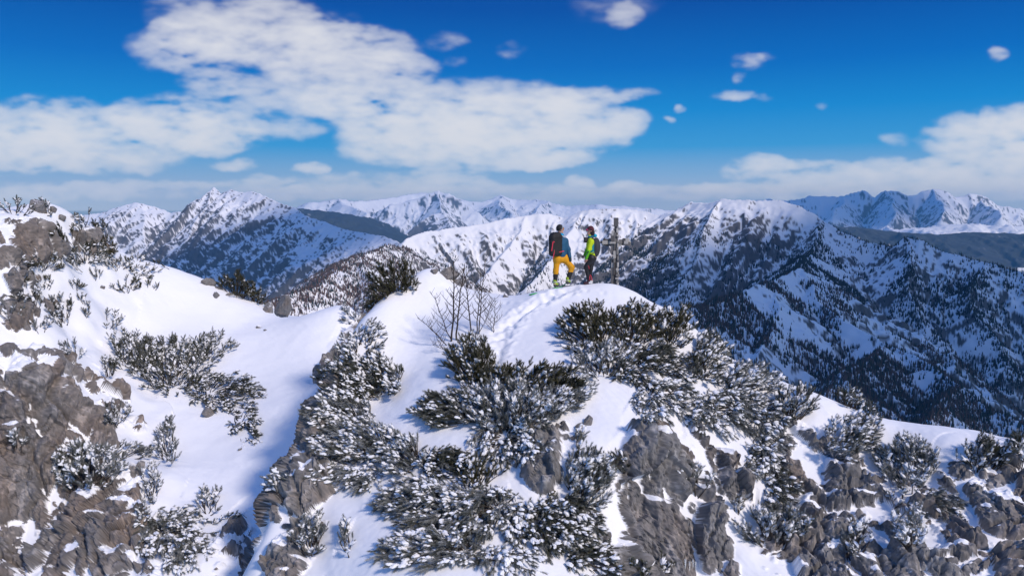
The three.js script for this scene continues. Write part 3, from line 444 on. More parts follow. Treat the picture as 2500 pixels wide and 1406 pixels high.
// far ranges
const farRidge = (id, k, rib, pts) => { const r = { id, k, rib, line: poly(pts), seg: [] }; let s = 0; for (let i = 1; i < r.line.length; i++) { const a = r.line[i - 1], b = r.line[i], l = Math.hypot(b.x - a.x, b.z - a.z); r.seg.push([a.x, a.z, b.x - a.x, b.z - a.z, l * l, a.y, b.y - a.y, s, l]); s += l; } return r; };
function paintForest(s) { return (x, y, z, nx, ny, nz, q, a, who, c) => { const n = noise(x / (60 * s), y / 60, z / (60 * s)) + .6 * noise(x / (18 * s), y / 20, z / (18 * s)); const w = sstep(-1.15, -.7, n); c[0] = mix(.6, .035, w); c[1] = mix(.62, .045, w); c[2] = mix(.66, .05, w); }; }
for (const f of [
  { name: 'dark wooded hill in the haze behind the left mountain', n: 150, rows: rowsOf([7200, 9600, 30]), floor: -900, scale: 2, paint: paintForest(1.5), list: [farRidge('a', .42, 420, [[690, 512, 9000], [740, 508, 9000], [800, 516, 8900], [850, 522, 8700], [900, 546, 8500], [960, 570, 8200], [1030, 590, 8000]])] },
  { name: 'dark pyramid peak standing before the far snow range', n: 130, rows: rowsOf([8400, 10600, 26]), floor: -900, scale: 2.4, paint: paintMountain(2.2, .80), list: [farRidge('a', .9, 420, [[985, 580, 9300], [1030, 545, 9500], [1062, 522, 9600], [1085, 517, 9600], [1110, 524, 9700], [1150, 555, 9900], [1190, 580, 10000]]), farRidge('a', 1, 300, [[1085, 518, 9600], [1090, 560, 9000]])] },
  { name: 'pale distant snow range in the middle of the horizon', n: 420, rows: rowsOf([11000, 17500, 42]), floor: -1500, scale: 4.4, paint: paintMountain(4, .60), list: [
    farRidge('a', .9, 900, [[690, 510, 15500], [750, 492, 15000], [800, 490, 15000], [835, 484, 15000], [870, 491, 15200], [910, 486, 15500], [960, 479, 15800], [1010, 471, 16000], [1045, 471, 16000], [1080, 480, 16000], [1160, 492, 16000], [1205, 474, 16000], [1245, 488, 16000], [1295, 486, 15800], [1345, 490, 15500], [1390, 502, 15300], [1460, 498, 15000], [1560, 506, 15000], [1650, 512, 15000]]),
    farRidge('a', .95, 700, [[905, 520, 13200], [960, 500, 13000], [1030, 482, 13000], [1062, 468, 13000], [1082, 465, 13000], [1112, 471, 12900], [1150, 500, 12800], [1190, 520, 12600]]), farRidge('a', 1.1, 500, [[1082, 466, 13000], [1100, 520, 11800]]), farRidge('a', 1.1, 500, [[1205, 475, 16000], [1250, 520, 14000]]), farRidge('a', 1.1, 500, [[835, 485, 15000], [880, 520, 13000]]), farRidge('a', 1.1, 500, [[1345, 491, 15500], [1300, 525, 13500]])] },
  { name: 'towering pale rock range on the horizon at the right', n: 360, rows: rowsOf([9300, 13200, 28]), floor: -1300, scale: 4, paint: paintMountain(3.4, .62), list: [
    farRidge('a', 1.05, 750, [[1790, 505, 12800], [1880, 487, 12600], [1945, 489, 12500], [1985, 478, 12400], [2050, 477, 12300], [2096, 463, 12200], [2125, 481, 12100], [2160, 462, 12000], [2192, 464, 12000], [2215, 478, 12000], [2250, 468, 12000], [2292, 459, 12000], [2325, 466, 12000], [2345, 481, 12000], [2380, 471, 12000], [2420, 479, 12000], [2450, 500, 12000], [2520, 512, 12000], [2650, 500, 12000]]),
    farRidge('a', 1.2, 420, [[2160, 463, 12000], [2170, 520, 10900]]), farRidge('a', 1.2, 420, [[2292, 460, 12000], [2300, 525, 10700]]), farRidge('a', 1.2, 420, [[2050, 478, 12300], [2040, 525, 11000]]), farRidge('a', 1.2, 420, [[2420, 480, 12000], [2440, 530, 10800]])] },
  { name: 'bright open snowfield below the far right range', n: 150, rows: rowsOf([7700, 9200, 30]), floor: -900, scale: 2.4, paint: (x, y, z, nx, ny, nz, q, a, who, c) => { c[0] = .86; c[1] = .87; c[2] = .89; }, list: [farRidge('a', .25, 500, [[2040, 572, 8700], [2150, 566, 8700], [2250, 556, 8700], [2350, 545, 8700], [2450, 553, 8700], [2600, 550, 8700]])] },
  { name: 'flat dark forest ridge between the right mountain and the far range', n: 200, rows: rowsOf([5900, 7600, 22]), floor: -900, scale: 2, paint: paintForest(1.2), list: [farRidge('a', .35, 420, [[1930, 565, 7000], [2020, 548, 7000], [2100, 556, 6950], [2200, 566, 6900], [2300, 572, 6800], [2400, 566, 6800], [2480, 570, 6800], [2650, 575, 6800]]), farRidge('a', .25, 400, [[2300, 573, 6800], [2400, 620, 6200], [2500, 650, 5950]])] },
]) {
  let lo = 9, hi = -9; for (const r of f.list) for (const p of r.line) { lo = Math.min(lo, p.x / -p.z); hi = Math.max(hi, p.x / -p.z); }
  const R = buildRange({ ...f, t0: lo - .04, t1: hi + .04, hide: .02 });
  for (const [id, g] of R.geos) structure('mountain', g, mountainMat, f.name);
}

// trees on the mountainsides: far too many to count, one forest of each kind
{
  const r = rng(31), cone = (rad, h, seg, jag) => { const g = new THREE.ConeGeometry(rad, h, seg, 3); g.translate(0, h / 2, 0); const p = g.attributes.position, q = rng(9); for (let i = 0; i < p.count; i++) { const y = p.getY(i) / h, s = 1 + (q() - .5) * jag * (y < .98 ? 1 : 0); p.setX(i, p.getX(i) * s); p.setZ(i, p.getZ(i) * s); } g.computeVertexNormals(); return g; };
  const spruce = cone(1.9, 12, 6, .7), larch = cone(1.25, 11, 4, 1.1);
  const put = [[], []], M = new THREE.Matrix4(), Q = new THREE.Quaternion(), UP = V(0, 1, 0);
  for (let k = 0; k < 1900000 && put[0].length + put[1].length < 190000; k++) {
    const t = -.72 + 1.44 * r(), d = Math.sqrt(mix(800 * 800, 4300 * 4300, r())), x = t * d, z = -d, s = rangeY(NEARS, x, z); if (!s || !s.who) continue;
    const id = s.who.id, clump = fbm(x / 170, 7.7, z / 170, 3) + .35 * noise(x / 45, 3.7, z / 45), fine = noise(x / 40, 1.2, z / 40);
    let a = 0, b = 0; const y = s.y;
    if (id === 'lower') { b = 1.7 * sstep(-.2, .2, clump); a = .3 * sstep(-.3, .1, clump); }
    else if (id === 'spur') { b = 1.6 * sstep(-.05, .28, clump); a = .25 * sstep(-.2, .2, clump); }
    else if (id === 'right') { a = (.22 + 1.2 * clump) * sstep(-40, -160, y) + .35 * sstep(25, 0, s.q) * sstep(-30, -60, y); b = sstep(-260, -420, y) * (.35 + clump); }
    else if (id === 'wooded') { b = .55 + 1.2 * clump; a = .12; }
    else if (id === 'centre') { a = (.06 + .6 * clump) * sstep(-120, -260, y); b = sstep(-330, -520, y) * .4; }
    else if (id === 'left') { a = (.10 + .6 * clump) * sstep(-330, -520, y); }
    const gate = sstep(.42, .62, s.ny) * (fine > -.35 ? 1 : .3) * .75, w = r();
    const kind = w < a * gate ? 0 : w < (a + b) * gate ? 1 : -1; if (kind < 0) continue;
    const h = (.28 + .75 * r() * (.6 + .5 * clamp(clump + .5))) * (kind ? 1 : 1.05); Q.setFromAxisAngle(UP, r() * 6.28); M.compose(V(x, y - .6, z), Q, V(h * (.8 + .5 * r()), h, h * (.8 + .5 * r()))); put[kind].push(M.toArray());
  }
  [[spruce, mat(.03, .045, .04, .95), 'spruce_forest', 'dark spruces scattered over the mountainsides'], [larch, mat(.13, .085, .07, .95), 'larch_forest', 'bare brown larch woods on the lower slopes']].forEach(([g, m, name, label], k) => {
    const I = new THREE.InstancedMesh(g, m, put[k].length); put[k].forEach((e, i) => I.setMatrixAt(i, M.fromArray(e))); I.name = name; I.userData = { label, category: 'forest', kind: 'stuff' }; shadows(I); scene.add(I);
  });
  console.log('trees', put[0].length, put[1].length);
}

// clouds outside the picture whose shadows fall on the summit and on the mountains
{
  const puff = new THREE.MeshPhysicalMaterial({ color: new THREE.Color().setRGB(.92, .93, .95), roughness: .62, transmission: 1, thickness: 0, specularIntensity: 0 }), dense = mat(.9, .9, .92, 1);
  const cloud = (label, centre, rx, ry, rz, m, seed) => { const g = new THREE.IcosahedronGeometry(1, 24), p = g.attributes.position; for (let i = 0; i < p.count; i++) { const x = p.getX(i), y = p.getY(i), z = p.getZ(i), s = 1 + .28 * fbm(x * 1.8 + seed, y * 1.8, z * 1.8, 3); p.setXYZ(i, x * rx * s, (y > 0 ? y : y * .45) * ry * s, z * rz * s); } g.computeVertexNormals(); const o = single('cloud', g, m, label, 'cloud', 'broken clouds overhead'); o.position.copy(centre); return o; };
  const towards = (x, y, z, d) => V(x, y, z).addScaledVector(SUN, d);
  cloud('broad cumulus shading the right mountain and its wooded ridges', towards(1150, -250, -1750, 2300), 1250, 130, 1000, dense, 5);
  cloud('cumulus shading the twin-peaked left mountain', towards(-1250, -100, -3950, 2600), 800, 130, 620, dense, 13);
  cloud('distant cumulus shading the towering right range', towards(3700, 150, -11700, 6500), 2700, 250, 1700, dense, 21);
}
scene.fog = new THREE.FogExp2(new THREE.Color().setRGB(.18, .55, 1.0), 0.000040);

// ---------------------------------------------------------------- dwarf pines, laden with snow and rime
const needleGeo = (() => {
  const r = rng(3), pos = [];
  for (let k = 0; k < 46; k++) {
    const y = .015 + .15 * k / 46, a = k * 2.39996, tilt = mix(.95, .35, k / 46) + (r() - .5) * .3, l = .058 + r() * .016, w = .0052;
    const dx = Math.cos(a) * Math.sin(tilt), dz = Math.sin(a) * Math.sin(tilt), dy = Math.cos(tilt), sx = -Math.sin(a) * w, sz = Math.cos(a) * w;
    pos.push(-sx, y, -sz, sx, y, sz, dx * l + sx * .4, y + dy * l, dz * l + sz * .4, -sx, y, -sz, dx * l + sx * .4, y + dy * l, dz * l + sz * .4, dx * l - sx * .4, y + dy * l, dz * l - sz * .4);
  }
  for (const a of [0, 2.1, 4.2]) { const c = Math.cos(a) * .006, s = Math.sin(a) * .006, c2 = Math.cos(a + 2.1) * .006, s2 = Math.sin(a + 2.1) * .006; pos.push(c, -.05, s, c2, -.05, s2, 0, .16, 0); }
  const g = new THREE.BufferGeometry(); g.setAttribute('position', new THREE.Float32BufferAttribute(pos, 3)); g.computeVertexNormals(); return g;
})();
const lumpGeos = [1, 2, 3].map((s) => { const g = new THREE.IcosahedronGeometry(1, 3), p = g.attributes.position; for (let i = 0; i < p.count; i++) { const x = p.getX(i), y = p.getY(i), z = p.getZ(i), q = 1 + .34 * noise(x * 1.7 + s * 9, y * 1.7, z * 1.7) + .16 * noise(x * 4.5, y * 4.5 + s, z * 4.5); p.setXYZ(i, x * q, (y > 0 ? y : y * .55) * q, z * q); } g.computeVertexNormals(); return g; });
const needleMat = new THREE.MeshStandardMaterial({ color: 0xffffff, roughness: .8, side: THREE.DoubleSide }), clumpMat = mat(.85, .865, .89, .9), barkMat = mat(.045, .036, .03, .95), rimedBark = mat(.30, .30, .31, .95);
function tube(pts, r0, r1, sides, out) {               // one tapered limb, triangles pushed to out
  const n = pts.length, ring = [], A = V(0, 0, 0), B = V(0, 0, 0), T = V(0, 0, 0);
  for (let i = 0; i < n; i++) {
    T.copy(pts[Math.min(n - 1, i + 1)]).sub(pts[Math.max(0, i - 1)]).normalize(); A.set(0, 1, 0); if (Math.abs(T.y) > .9) A.set(1, 0, 0); B.crossVectors(T, A).normalize(); A.crossVectors(B, T);
    const r = mix(r0, r1, i / (n - 1)), row = []; for (let k = 0; k < sides; k++) { const a = k / sides * 6.28318; row.push(pts[i].clone().addScaledVector(A, Math.cos(a) * r).addScaledVector(B, Math.sin(a) * r)); } ring.push(row);
  }
  for (let i = 0; i < n - 1; i++) for (let k = 0; k < sides; k++) { const a = ring[i][k], b = ring[i][(k + 1) % sides], c = ring[i + 1][k], d = ring[i + 1][(k + 1) % sides]; for (const v of [a, c, b, b, c, d]) out.push(v.x, v.y, v.z); }
}
const soup = (pos) => { const g = new THREE.BufferGeometry(); g.setAttribute('position', new THREE.Float32BufferAttribute(pos, 3)); g.computeVertexNormals(); return g; };
let shootCount = 0;
function pine(label, cx, cy, rx, ry, o = {}) {
  rx *= 1.2; ry *= 1.2;
  let c = null; for (let k = 0; k < 16 && !c; k++) { c = hit(cx, cy + k * 4); if (c && c.z < -36) c = null; } if (!c) { console.log('pine misses', label); return; }
  const r = rng(Math.round(cx * 7 + cy * 13)), m = -c.z / F, lean = o.lean ?? [0, -1], ll = Math.hypot(...lean), lx = lean[0] / ll, ly = lean[1] / ll;
  const root = o.crest ? c.clone() : hit(cx - lx * rx * .55, cy - ly * ry * .55) ?? c, H = .85 * (o.h ?? clamp(.8 * ry * m, .12, .48)), frost = o.frost ?? .35, snow = o.snow ?? .6, size = o.size ?? .74;
  if (Math.abs(root.z - c.z) > 3) root.copy(c);
  const t = thing('dwarf_pine', label, 'pine', 'dwarf pines on the summit rocks'); t.position.copy(root); t.position.y = groundY(root.x, root.z);
  const leanW = V(lx, -ly, .25).normalize(), up = V(0, 1, 0), nb = Math.max(4, Math.round((o.n ?? 1) * Math.PI * rx * ry * .033 / 8));
  const bark = [], N = [], S = [], Y = V(0, 1, 0);
  for (let b = 0; b < nb; b++) {
    const a = r() * 6.283, q = Math.sqrt(r()), e = o.crest ? V(c.x + Math.cos(a) * q * rx * m, 0, c.z + Math.sin(a) * q * .45) : hit(cx + Math.cos(a) * q * rx, cy + Math.sin(a) * q * ry); if (o.crest) e.y = groundY(e.x, e.z); if (!e || Math.abs(e.z - c.z) > 2.6) continue;
    const n = groundN(e.x, e.z), h = H * (1.05 - q * q * .8) * (.35 + .75 * r());
    const end = e.clone().addScaledVector(n, h * .55).addScaledVector(up, h * .55).addScaledVector(leanW, .16 * size * r());
    const s = root.clone().lerp(e, .15 + .55 * r()); s.y = groundY(s.x, s.z) - .04; s.x += (r() - .5) * .15;
    const mid = s.clone().lerp(end, .5).addScaledVector(n, h * .25).addScaledVector(up, -.05 + .1 * r()); mid.x += (r() - .5) * .12;
    const curve = new THREE.QuadraticBezierCurve3(s, mid, end), len = curve.getLength(); if (len > 2.6) continue;
    tube(curve.getPoints(5), .011 + .008 * r(), .004, 4, bark);
    const k = Math.max(3, Math.round((6 + 4 * r()) * clamp(len / .55, .5, 1.6)));
    for (let i = 0; i < k; i++) {
      const u = i === 0 ? 1 : mix(.30, 1, Math.sqrt(r())), p = curve.getPoint(u), tg = curve.getTangent(u);
      const side = V(r() - .5, r() - .5, r() - .5).normalize(), dir = tg.clone().multiplyScalar(.55).addScaledVector(leanW, .7).addScaledVector(side, i === 0 ? .25 : .8).addScaledVector(up, .08).normalize();
      const sc = size * (.75 + .6 * r()); p.addScaledVector(dir, .02 * sc);
      N.push([p, dir, sc, clamp(frost + (r() - .5) * .7)]);
      if (r() < snow * sstep(-.42, .22, noise(p.x * 2.6, p.y * 2.6, p.z * 2.6))) { const big = size * (.45 + 1.2 * r() * r() + .15 * r()); S.push([p.clone().addScaledVector(dir, .085 * sc).addScaledVector(up, .020 * sc), dir, big, Math.floor(r() * 3)]); }
    }
  }
  const M = new THREE.Matrix4(), Q = new THREE.Quaternion(), C = new THREE.Color(), o3 = t.position;
  const local = (pos) => { for (let i = 0; i < pos.length; i += 3) { pos[i] -= o3.x; pos[i + 1] -= o3.y; pos[i + 2] -= o3.z; } return pos; };
  if (bark.length) part('stems', soup(local(bark)), o.rimed ? rimedBark : barkMat, t, 'stuff');
  const I = new THREE.InstancedMesh(needleGeo, needleMat, N.length);
  N.forEach(([p, d, s, f], i) => { Q.setFromUnitVectors(Y, d); M.compose(p.clone().sub(o3), Q, V(s, s, s)); I.setMatrixAt(i, M); const g = .75 + .5 * r(), w = o.warm ?? .5; C.setRGB(mix(mix(.036, .066, w) * g, .44, f * f * .85), mix(mix(.046, .060, w) * g, .46, f * f * .85), mix(mix(.028, .020, w) * g, .47, f * f * .85)); I.setColorAt(i, C); });
  I.name = 'needles'; I.userData.kind = 'stuff'; shadows(I); t.add(I);
  lumpGeos.forEach((g, k) => { const L = S.filter((e) => e[3] === k); if (!L.length) return; const J = new THREE.InstancedMesh(g, clumpMat, L.length);
    L.forEach(([p, d, s], i) => { const f = V(d.x, d.y * .6, d.z).normalize(), sd = V(0, 1, 0).cross(f).normalize(), u = f.clone().cross(sd).negate(); u.crossVectors(f, sd); M.makeBasis(f.clone().multiplyScalar(.076 * s), u.multiplyScalar(.034 * s), sd.multiplyScalar(.044 * s)); M.setPosition(p.clone().sub(o3)); J.setMatrixAt(i, M); });
    J.name = 'snow_clumps'; J.userData.kind = 'stuff'; shadows(J); t.add(J); });
  shootCount += N.length; return t;
}
const OL = { warm: .85, frost: .12, snow: .4 }, FR = { warm: .2, frost: .70, snow: 1 }, MID = { warm: .4, frost: .42, snow: .85 };
for (const [label, cx, cy, rx, ry, o] of [
  // left hill
  ['small dark pine on the leftmost crag top', 30, 520, 34, 10, { ...MID, crest: 1, h: .35, n: 2, lean: [.3, -1] }],
  ['little dark pine beside the pointed rock on left hilltop', 118, 516, 16, 10, { ...MID, crest: 1, h: .3, n: 2 }],
  ['dark pine tuft crowning the right end of left hilltop', 208, 556, 26, 18, { ...MID, crest: 1, h: .45, n: 2, lean: [.2, -1] }],
  ['brown-green pine in the cleft of the left hilltop rocks', 165, 577, 34, 22, { ...OL, lean: [-.6, -1] }],
  ['dark pine leaning out at the right edge of left hilltop', 252, 590, 26, 26, { ...OL, crest: 1, h: .6, n: 2, lean: [-.4, -1] }],
  ['small pine just below the leaning pine on left hilltop', 274, 600, 18, 20, MID],
  ['snow-dusted pine mat at the foot of left hilltop rocks', 200, 628, 66, 22, { ...MID, lean: [-.2, -1], snow: .7 }],
  ['low pine end trailing right from the snow-dusted mat', 285, 650, 40, 16, MID],
  ['first olive pine on the left snow crest', 335, 632, 22, 8, { ...OL, lean: [.3, -1] }],
  ['second olive pine on the left snow crest', 376, 643, 18, 8, OL],
  ['third olive pine furthest along the left snow crest', 420, 655, 18, 7, OL],
  ['spreading pine sprigs below the left snow crest', 350, 664, 34, 14, { ...OL, lean: [1, -.6] }],
  ['scattered pine tips on the snow left of the flat boulders', 305, 700, 34, 16, { ...OL, n: 1.3, snow: .3 }],
  ['tiny pine tip sunk in the open left snowfield', 362, 700, 22, 10, { ...OL, n: 1.2 }],
  ['olive pine cluster between boulders at far left', 92, 692, 30, 14, { ...OL, lean: [-.5, -1], snow: .5 }],
  ['snow-topped low pine at far left snowfield', 78, 732, 36, 13, { ...MID, snow: .8 }],
  ['frosted round pine in the left snowfield', 146, 768, 36, 30, { ...MID, lean: [-.3, -1] }],
  ['small dark pine tuft on the left snowfield, right of the round pine', 205, 740, 14, 9, MID],
  ['twiggy frosted plant at the left edge below the boulders', 28, 770, 36, 18, { ...FR, n: .6 }],
  ['wispy dry shrub right of the round pine', 212, 770, 18, 10, { ...MID, n: .5, snow: .2 }],
  ['upright pine tip above the big bowl-edge pine mass', 268, 790, 20, 22, { ...MID, lean: [.2, -1] }],
  ['upper left part of the dense pine mass beside the snow bowl', 320, 872, 62, 46, { ...MID, lean: [-.2, -1], snow: .7, n: 1.3 }],
  ['middle of the dense pine mass beside the snow bowl', 415, 900, 90, 62, { ...MID, snow: .85, n: 1.4 }],
  ['right lobe of the dense pine mass, pointing up over the snow', 520, 858, 44, 34, { ...MID, lean: [.7, -1], n: 1.3 }],
  ['lower right arm of the dense pine mass hanging over the snow', 545, 965, 80, 44, { ...MID, lean: [1, .25], snow: .8, n: 1.3 }],
  ['drooping pine tip at the lower end of the dense mass', 598, 1048, 36, 40, { ...MID, lean: [.7, .7] }],
  ['frosted pine on brown rock above the lower left buttress', 290, 1020, 38, 26, { ...FR, lean: [.2, -1] }],
  ['snow-laden pine draped over the lower left cliff edge', 215, 1150, 78, 46, { ...FR, snow: .9, n: 1.3 }],
  ['long snow-covered pine branch reaching right from the cliff edge', 318, 1108, 56, 18, { ...FR, lean: [1, -.5] }],
  ['narrow frosted pine on the snow slope left of the bowl', 410, 1090, 30, 48, { ...FR, n: .9 }],
  ['slim frosted pine below the narrow one, left of the bowl', 365, 1195, 24, 40, { ...FR, n: .9 }],
  ['large frosted pine at the lower left, over the bottom edge', 420, 1318, 80, 70, { ...FR, lean: [.3, .6], n: 1.3 }],
  ['snow-capped pine head right of the large frosted pine', 508, 1238, 30, 30, { ...FR, snow: .9 }],
  ['thin pine sprig reaching over the snow toward the bowl', 556, 1278, 34, 14, { ...MID, lean: [1, -.2], n: .7 }],
  ['dark green pine at the end of the left snow crest', 578, 690, 40, 24, { ...OL, crest: 1, h: .95, n: 2.6, snow: .15 }],
  ['rounded brown pine just right of the dark crest pine', 622, 718, 24, 20, { ...OL, crest: 1, h: .7, n: 2.4, snow: .3 }],
  ['brownish pine sprigs on snow under the leftmost crag', 118, 652, 34, 12, { ...OL, lean: [.5, -.8], snow: .5 }],
  ['dark twiggy mat left of the olive pine cluster', 60, 640, 34, 12, { ...MID, n: .8, lean: [.8, -.3] }],
  ['tiny dark sprig above the frosted round pine', 185, 706, 20, 9, { ...OL, n: 1 }],
  ['reddish dry sprig in the middle of the left snowfield', 235, 676, 22, 10, { ...OL, n: 1 }],
  ['small frosted plant above the low rock steps', 95, 812, 30, 14, { ...FR, n: .8 }],
  ['frosted pine fringe on the low rock steps at left', 182, 862, 34, 18, { ...FR, n: .9 }],
  ['small pine wedged in the brow of the tall brown cliff', 262, 905, 26, 20, { ...MID }],
  ['snow-dusted sprig right of the low rock steps', 300, 830, 20, 14, { ...MID, n: .9 }],
  ['pine tuft on the tall brown cliff, near the left edge', 40, 1085, 26, 18, { ...FR, n: .9 }],
  ['small rimed plant low on the rounded buttress', 330, 1262, 26, 22, { ...FR, n: .8 }],
  // summit block, left flank
  ['dark pine on the left shoulder of the snowy knoll', 965, 676, 50, 28, { ...OL, crest: 1, lean: [-.6, -1], h: .95, n: 2.6, snow: .2 }],
  ['hanging pine below the knoll pine, over the slope', 940, 716, 24, 22, { ...OL, crest: 1, lean: [-.7, .1], h: .5, n: 2, snow: .2 }],
  ['frosted pine at the top of the left flank wall', 868, 778, 30, 34, { ...FR, lean: [-.6, -1] }],
  ['snow-striped pine beside the wind hollow on the left flank', 898, 830, 34, 30, { ...MID, lean: [.7, -.7], snow: .9 }],
  ['frosted pine hugging the left flank rock', 850, 860, 28, 40, { ...FR, lean: [-.7, -.6] }],
  ['large snow-striped pine spreading left from the summit block', 890, 935, 96, 48, { ...MID, lean: [-.8, -.5], snow: .95, n: 1.5 }],
  ['frosted pine below the snow-striped pine on the left flank', 840, 1015, 70, 44, { ...FR, lean: [-1, -.3], n: 1.4 }],
  ['broad rime-white pine in the middle of the left flank', 880, 1085, 92, 48, { ...FR, lean: [-1, -.2], n: 1.4 }],
  ['bare-stemmed rimed pine trailing down the left flank', 850, 1165, 80, 36, { ...FR, lean: [-.8, .7], rimed: true }],
  ['small pine tuft on the lower edge of the left flank wall', 690, 1180, 28, 20, { ...FR, lean: [-1, -.4] }],
  ['frosted pine clump at the foot of the left flank', 760, 1320, 44, 40, { ...FR, n: .8 }],
  ['little pine alone on the blue snow at bottom left of centre', 850, 1330, 18, 34, { ...FR, n: .8 }],
  // summit block, front
  ['tall olive pine standing up in front of the bare saplings', 1150, 902, 52, 50, { ...OL, lean: [-.3, -1], h: .7, n: 1.5 }],
  ['olive pine crest along the top of the central pine bank', 1290, 945, 120, 30, { ...OL, lean: [.5, -1], h: .45, n: 1.4, snow: .45 }],
  ['left wing of the central pine bank, branches reaching left', 1120, 1010, 90, 40, { ...MID, lean: [-1, -.3], n: 1.4, snow: .7 }],
  ['snowy heart of the central pine bank', 1250, 1010, 110, 50, { ...FR, snow: .9, n: 1.5 }],
  ['right wing of the central pine bank beside the snow', 1370, 970, 64, 40, { ...FR, lean: [.8, -.6], n: 1.3 }],
  ['lower fringe of the central pine bank above the pale rock', 1240, 1085, 80, 44, { ...FR, lean: [.1, 1], n: 1.3 }],
  ['snow-heavy pine in the shaded hollow below the central bank', 1080, 1140, 76, 40, { ...MID, lean: [.4, .3], snow: .95, n: 1.4 }],
  ['frosted pine left of the shaded hollow', 985, 1120, 60, 40, { ...FR, lean: [-.6, -.3], n: 1.3 }],
  ['olive pine sprigs standing over the small snow cushion', 1175, 1170, 48, 30, { ...OL, lean: [.2, -1], snow: .6 }],
  ['big rimed pine at bottom centre, left part', 1040, 1240, 100, 56, { ...FR, lean: [-1, .1], n: 1.4, snow: .85 }],
  ['big rimed pine at bottom centre, middle part', 1190, 1270, 90, 66, { ...FR, lean: [-.2, .5], n: 1.4, snow: .75 }],
  ['low rimed pine along the bottom edge left of centre', 1060, 1350, 110, 44, { ...FR, lean: [-1, .3], n: 1.3 }],
  ['rimed pine along the bottom edge at the centre', 1230, 1370, 80, 36, { ...FR, lean: [.1, .6], n: 1.1 }],
  ['dark streaming pine at bottom, right of centre', 1360, 1290, 90, 66, { ...MID, lean: [.7, .8], n: 1.4, snow: .7 }],
  ['frosted pine tower left of the limestone pillar', 1430, 1190, 54, 60, { ...FR, lean: [.5, -1], n: 1.3 }],
  ['streaming pine tips at the bottom edge left of the pillar', 1440, 1370, 60, 36, { ...MID, lean: [1, .6], n: 1.2 }],
  ['lone slender pine sprig in the snow below the right wing', 1414, 1095, 12, 34, { ...MID, n: .8, lean: [.4, -1] }],
  // summit block, right
  ['left head of the big pine bank below the summit snow', 1440, 820, 66, 50, { ...OL, lean: [-.4, -1], h: .6, n: 1.4, snow: .5 }],
  ['upright middle of the big pine bank below the summit snow', 1550, 815, 60, 42, { ...OL, lean: [.2, -1], h: .6, n: 1.4, snow: .5 }],
  ['right shoulder of the big pine bank on the skyline', 1645, 815, 46, 44, { ...OL, lean: [.4, -1], h: .5, n: 1.4, snow: .45 }],
  ['snow-flecked lower left part of the big right pine bank', 1470, 890, 70, 40, { ...FR, n: 1.2 }],
  ['dense lower middle of the big right pine bank', 1590, 900, 90, 46, { ...MID, lean: [.6, .3], n: 1.4, snow: .7 }],
  ['dark pine running down the skyline right of the big bank', 1725, 890, 44, 56, { ...MID, lean: [.6, -.6], n: 1.4 }],
  ['hanging frosted pine above the limestone pillar', 1620, 980, 70, 44, { ...FR, lean: [.7, .8], n: 1.3 }],
  ['broad frosted pine on the right skyline', 1820, 945, 66, 40, { ...FR, lean: [.8, -.5], n: 1.4 }],
  ['long pine mat flowing down from the right skyline', 1770, 1010, 80, 50, { ...FR, lean: [.6, .7], n: 1.4 }],
  ['rimed pine mat under the broad skyline pine', 1870, 1030, 46, 46, { ...FR, lean: [.6, .7], n: 1.2 }],
  ['frosted pine hanging in the gully right of the rock ribs', 1870, 1120, 50, 50, { ...FR, lean: [.5, .8], n: 1.3 }],
  ['dark lower pine in the gully beside the stepped tower', 1900, 1205, 50, 48, { ...MID, lean: [.5, .8], n: 1.3 }],
  ['snow-dotted round pine below the gully pines', 1890, 1295, 80, 36, { ...FR, n: 1.3, snow: .9 }],
  ['round frosted pine on top of the stepped rock tower', 1938, 1000, 44, 34, { ...MID, lean: [.3, -1], h: .45, n: 1.4 }],
  ['small dark pine on the right skyline cornice', 2075, 990, 28, 22, { ...MID, crest: 1, h: .5, n: 1.8, lean: [.3, -1] }],
  ['dense rimed pine below the cornice pine', 2070, 1080, 56, 46, { ...FR, lean: [.5, -.4], n: 1.3, rimed: true }],
  ['pine running up to the right skyline snow', 2110, 1045, 30, 36, { ...MID, lean: [.4, -.8] }],
  ['large rimed pine fan on the right slope', 2215, 1145, 66, 46, { ...FR, lean: [-.2, -1], h: .5, n: 1.4, rimed: true }],
  ['bare rimed branches hanging from the large right fan', 2285, 1235, 56, 34, { ...FR, lean: [1, .7], n: .9, rimed: true, snow: .35 }],
  ['dark pine on the rim of the lower right cliff', 2400, 1125, 60, 26, { ...MID, lean: [.2, -1], h: .45, n: 1.3 }],
  ['pine at the right picture edge under the cornice', 2488, 1110, 22, 24, MID],
  ['small frosted plant on snow left of the split cliff', 2190, 1225, 22, 16, { ...FR, n: .8 }],
  ['frosted pine on the side of the right buttress', 2220, 1300, 34, 46, { ...FR, n: 1 }],
  ['low pine on the head of the limestone pillar', 1520, 1140, 30, 18, { ...MID, lean: [-.6, -.8] }],
  ['wispy rimed shrub between pillar and rock ribs', 1700, 1170, 34, 20, { ...FR, n: .8 }],
  ['tiny pine sprig on snow above the snow-dotted round pine', 1800, 1245, 14, 12, { ...MID, n: 1 }],
  ['dark pine along the bottom edge below the pillar', 1590, 1394, 50, 14, MID],
  ['frosted pine low on the broad right buttress', 2090, 1330, 30, 40, { ...FR, n: .8 }],
]) pine(label, cx, cy, rx, ry, o);
console.log('shoots', shootCount);

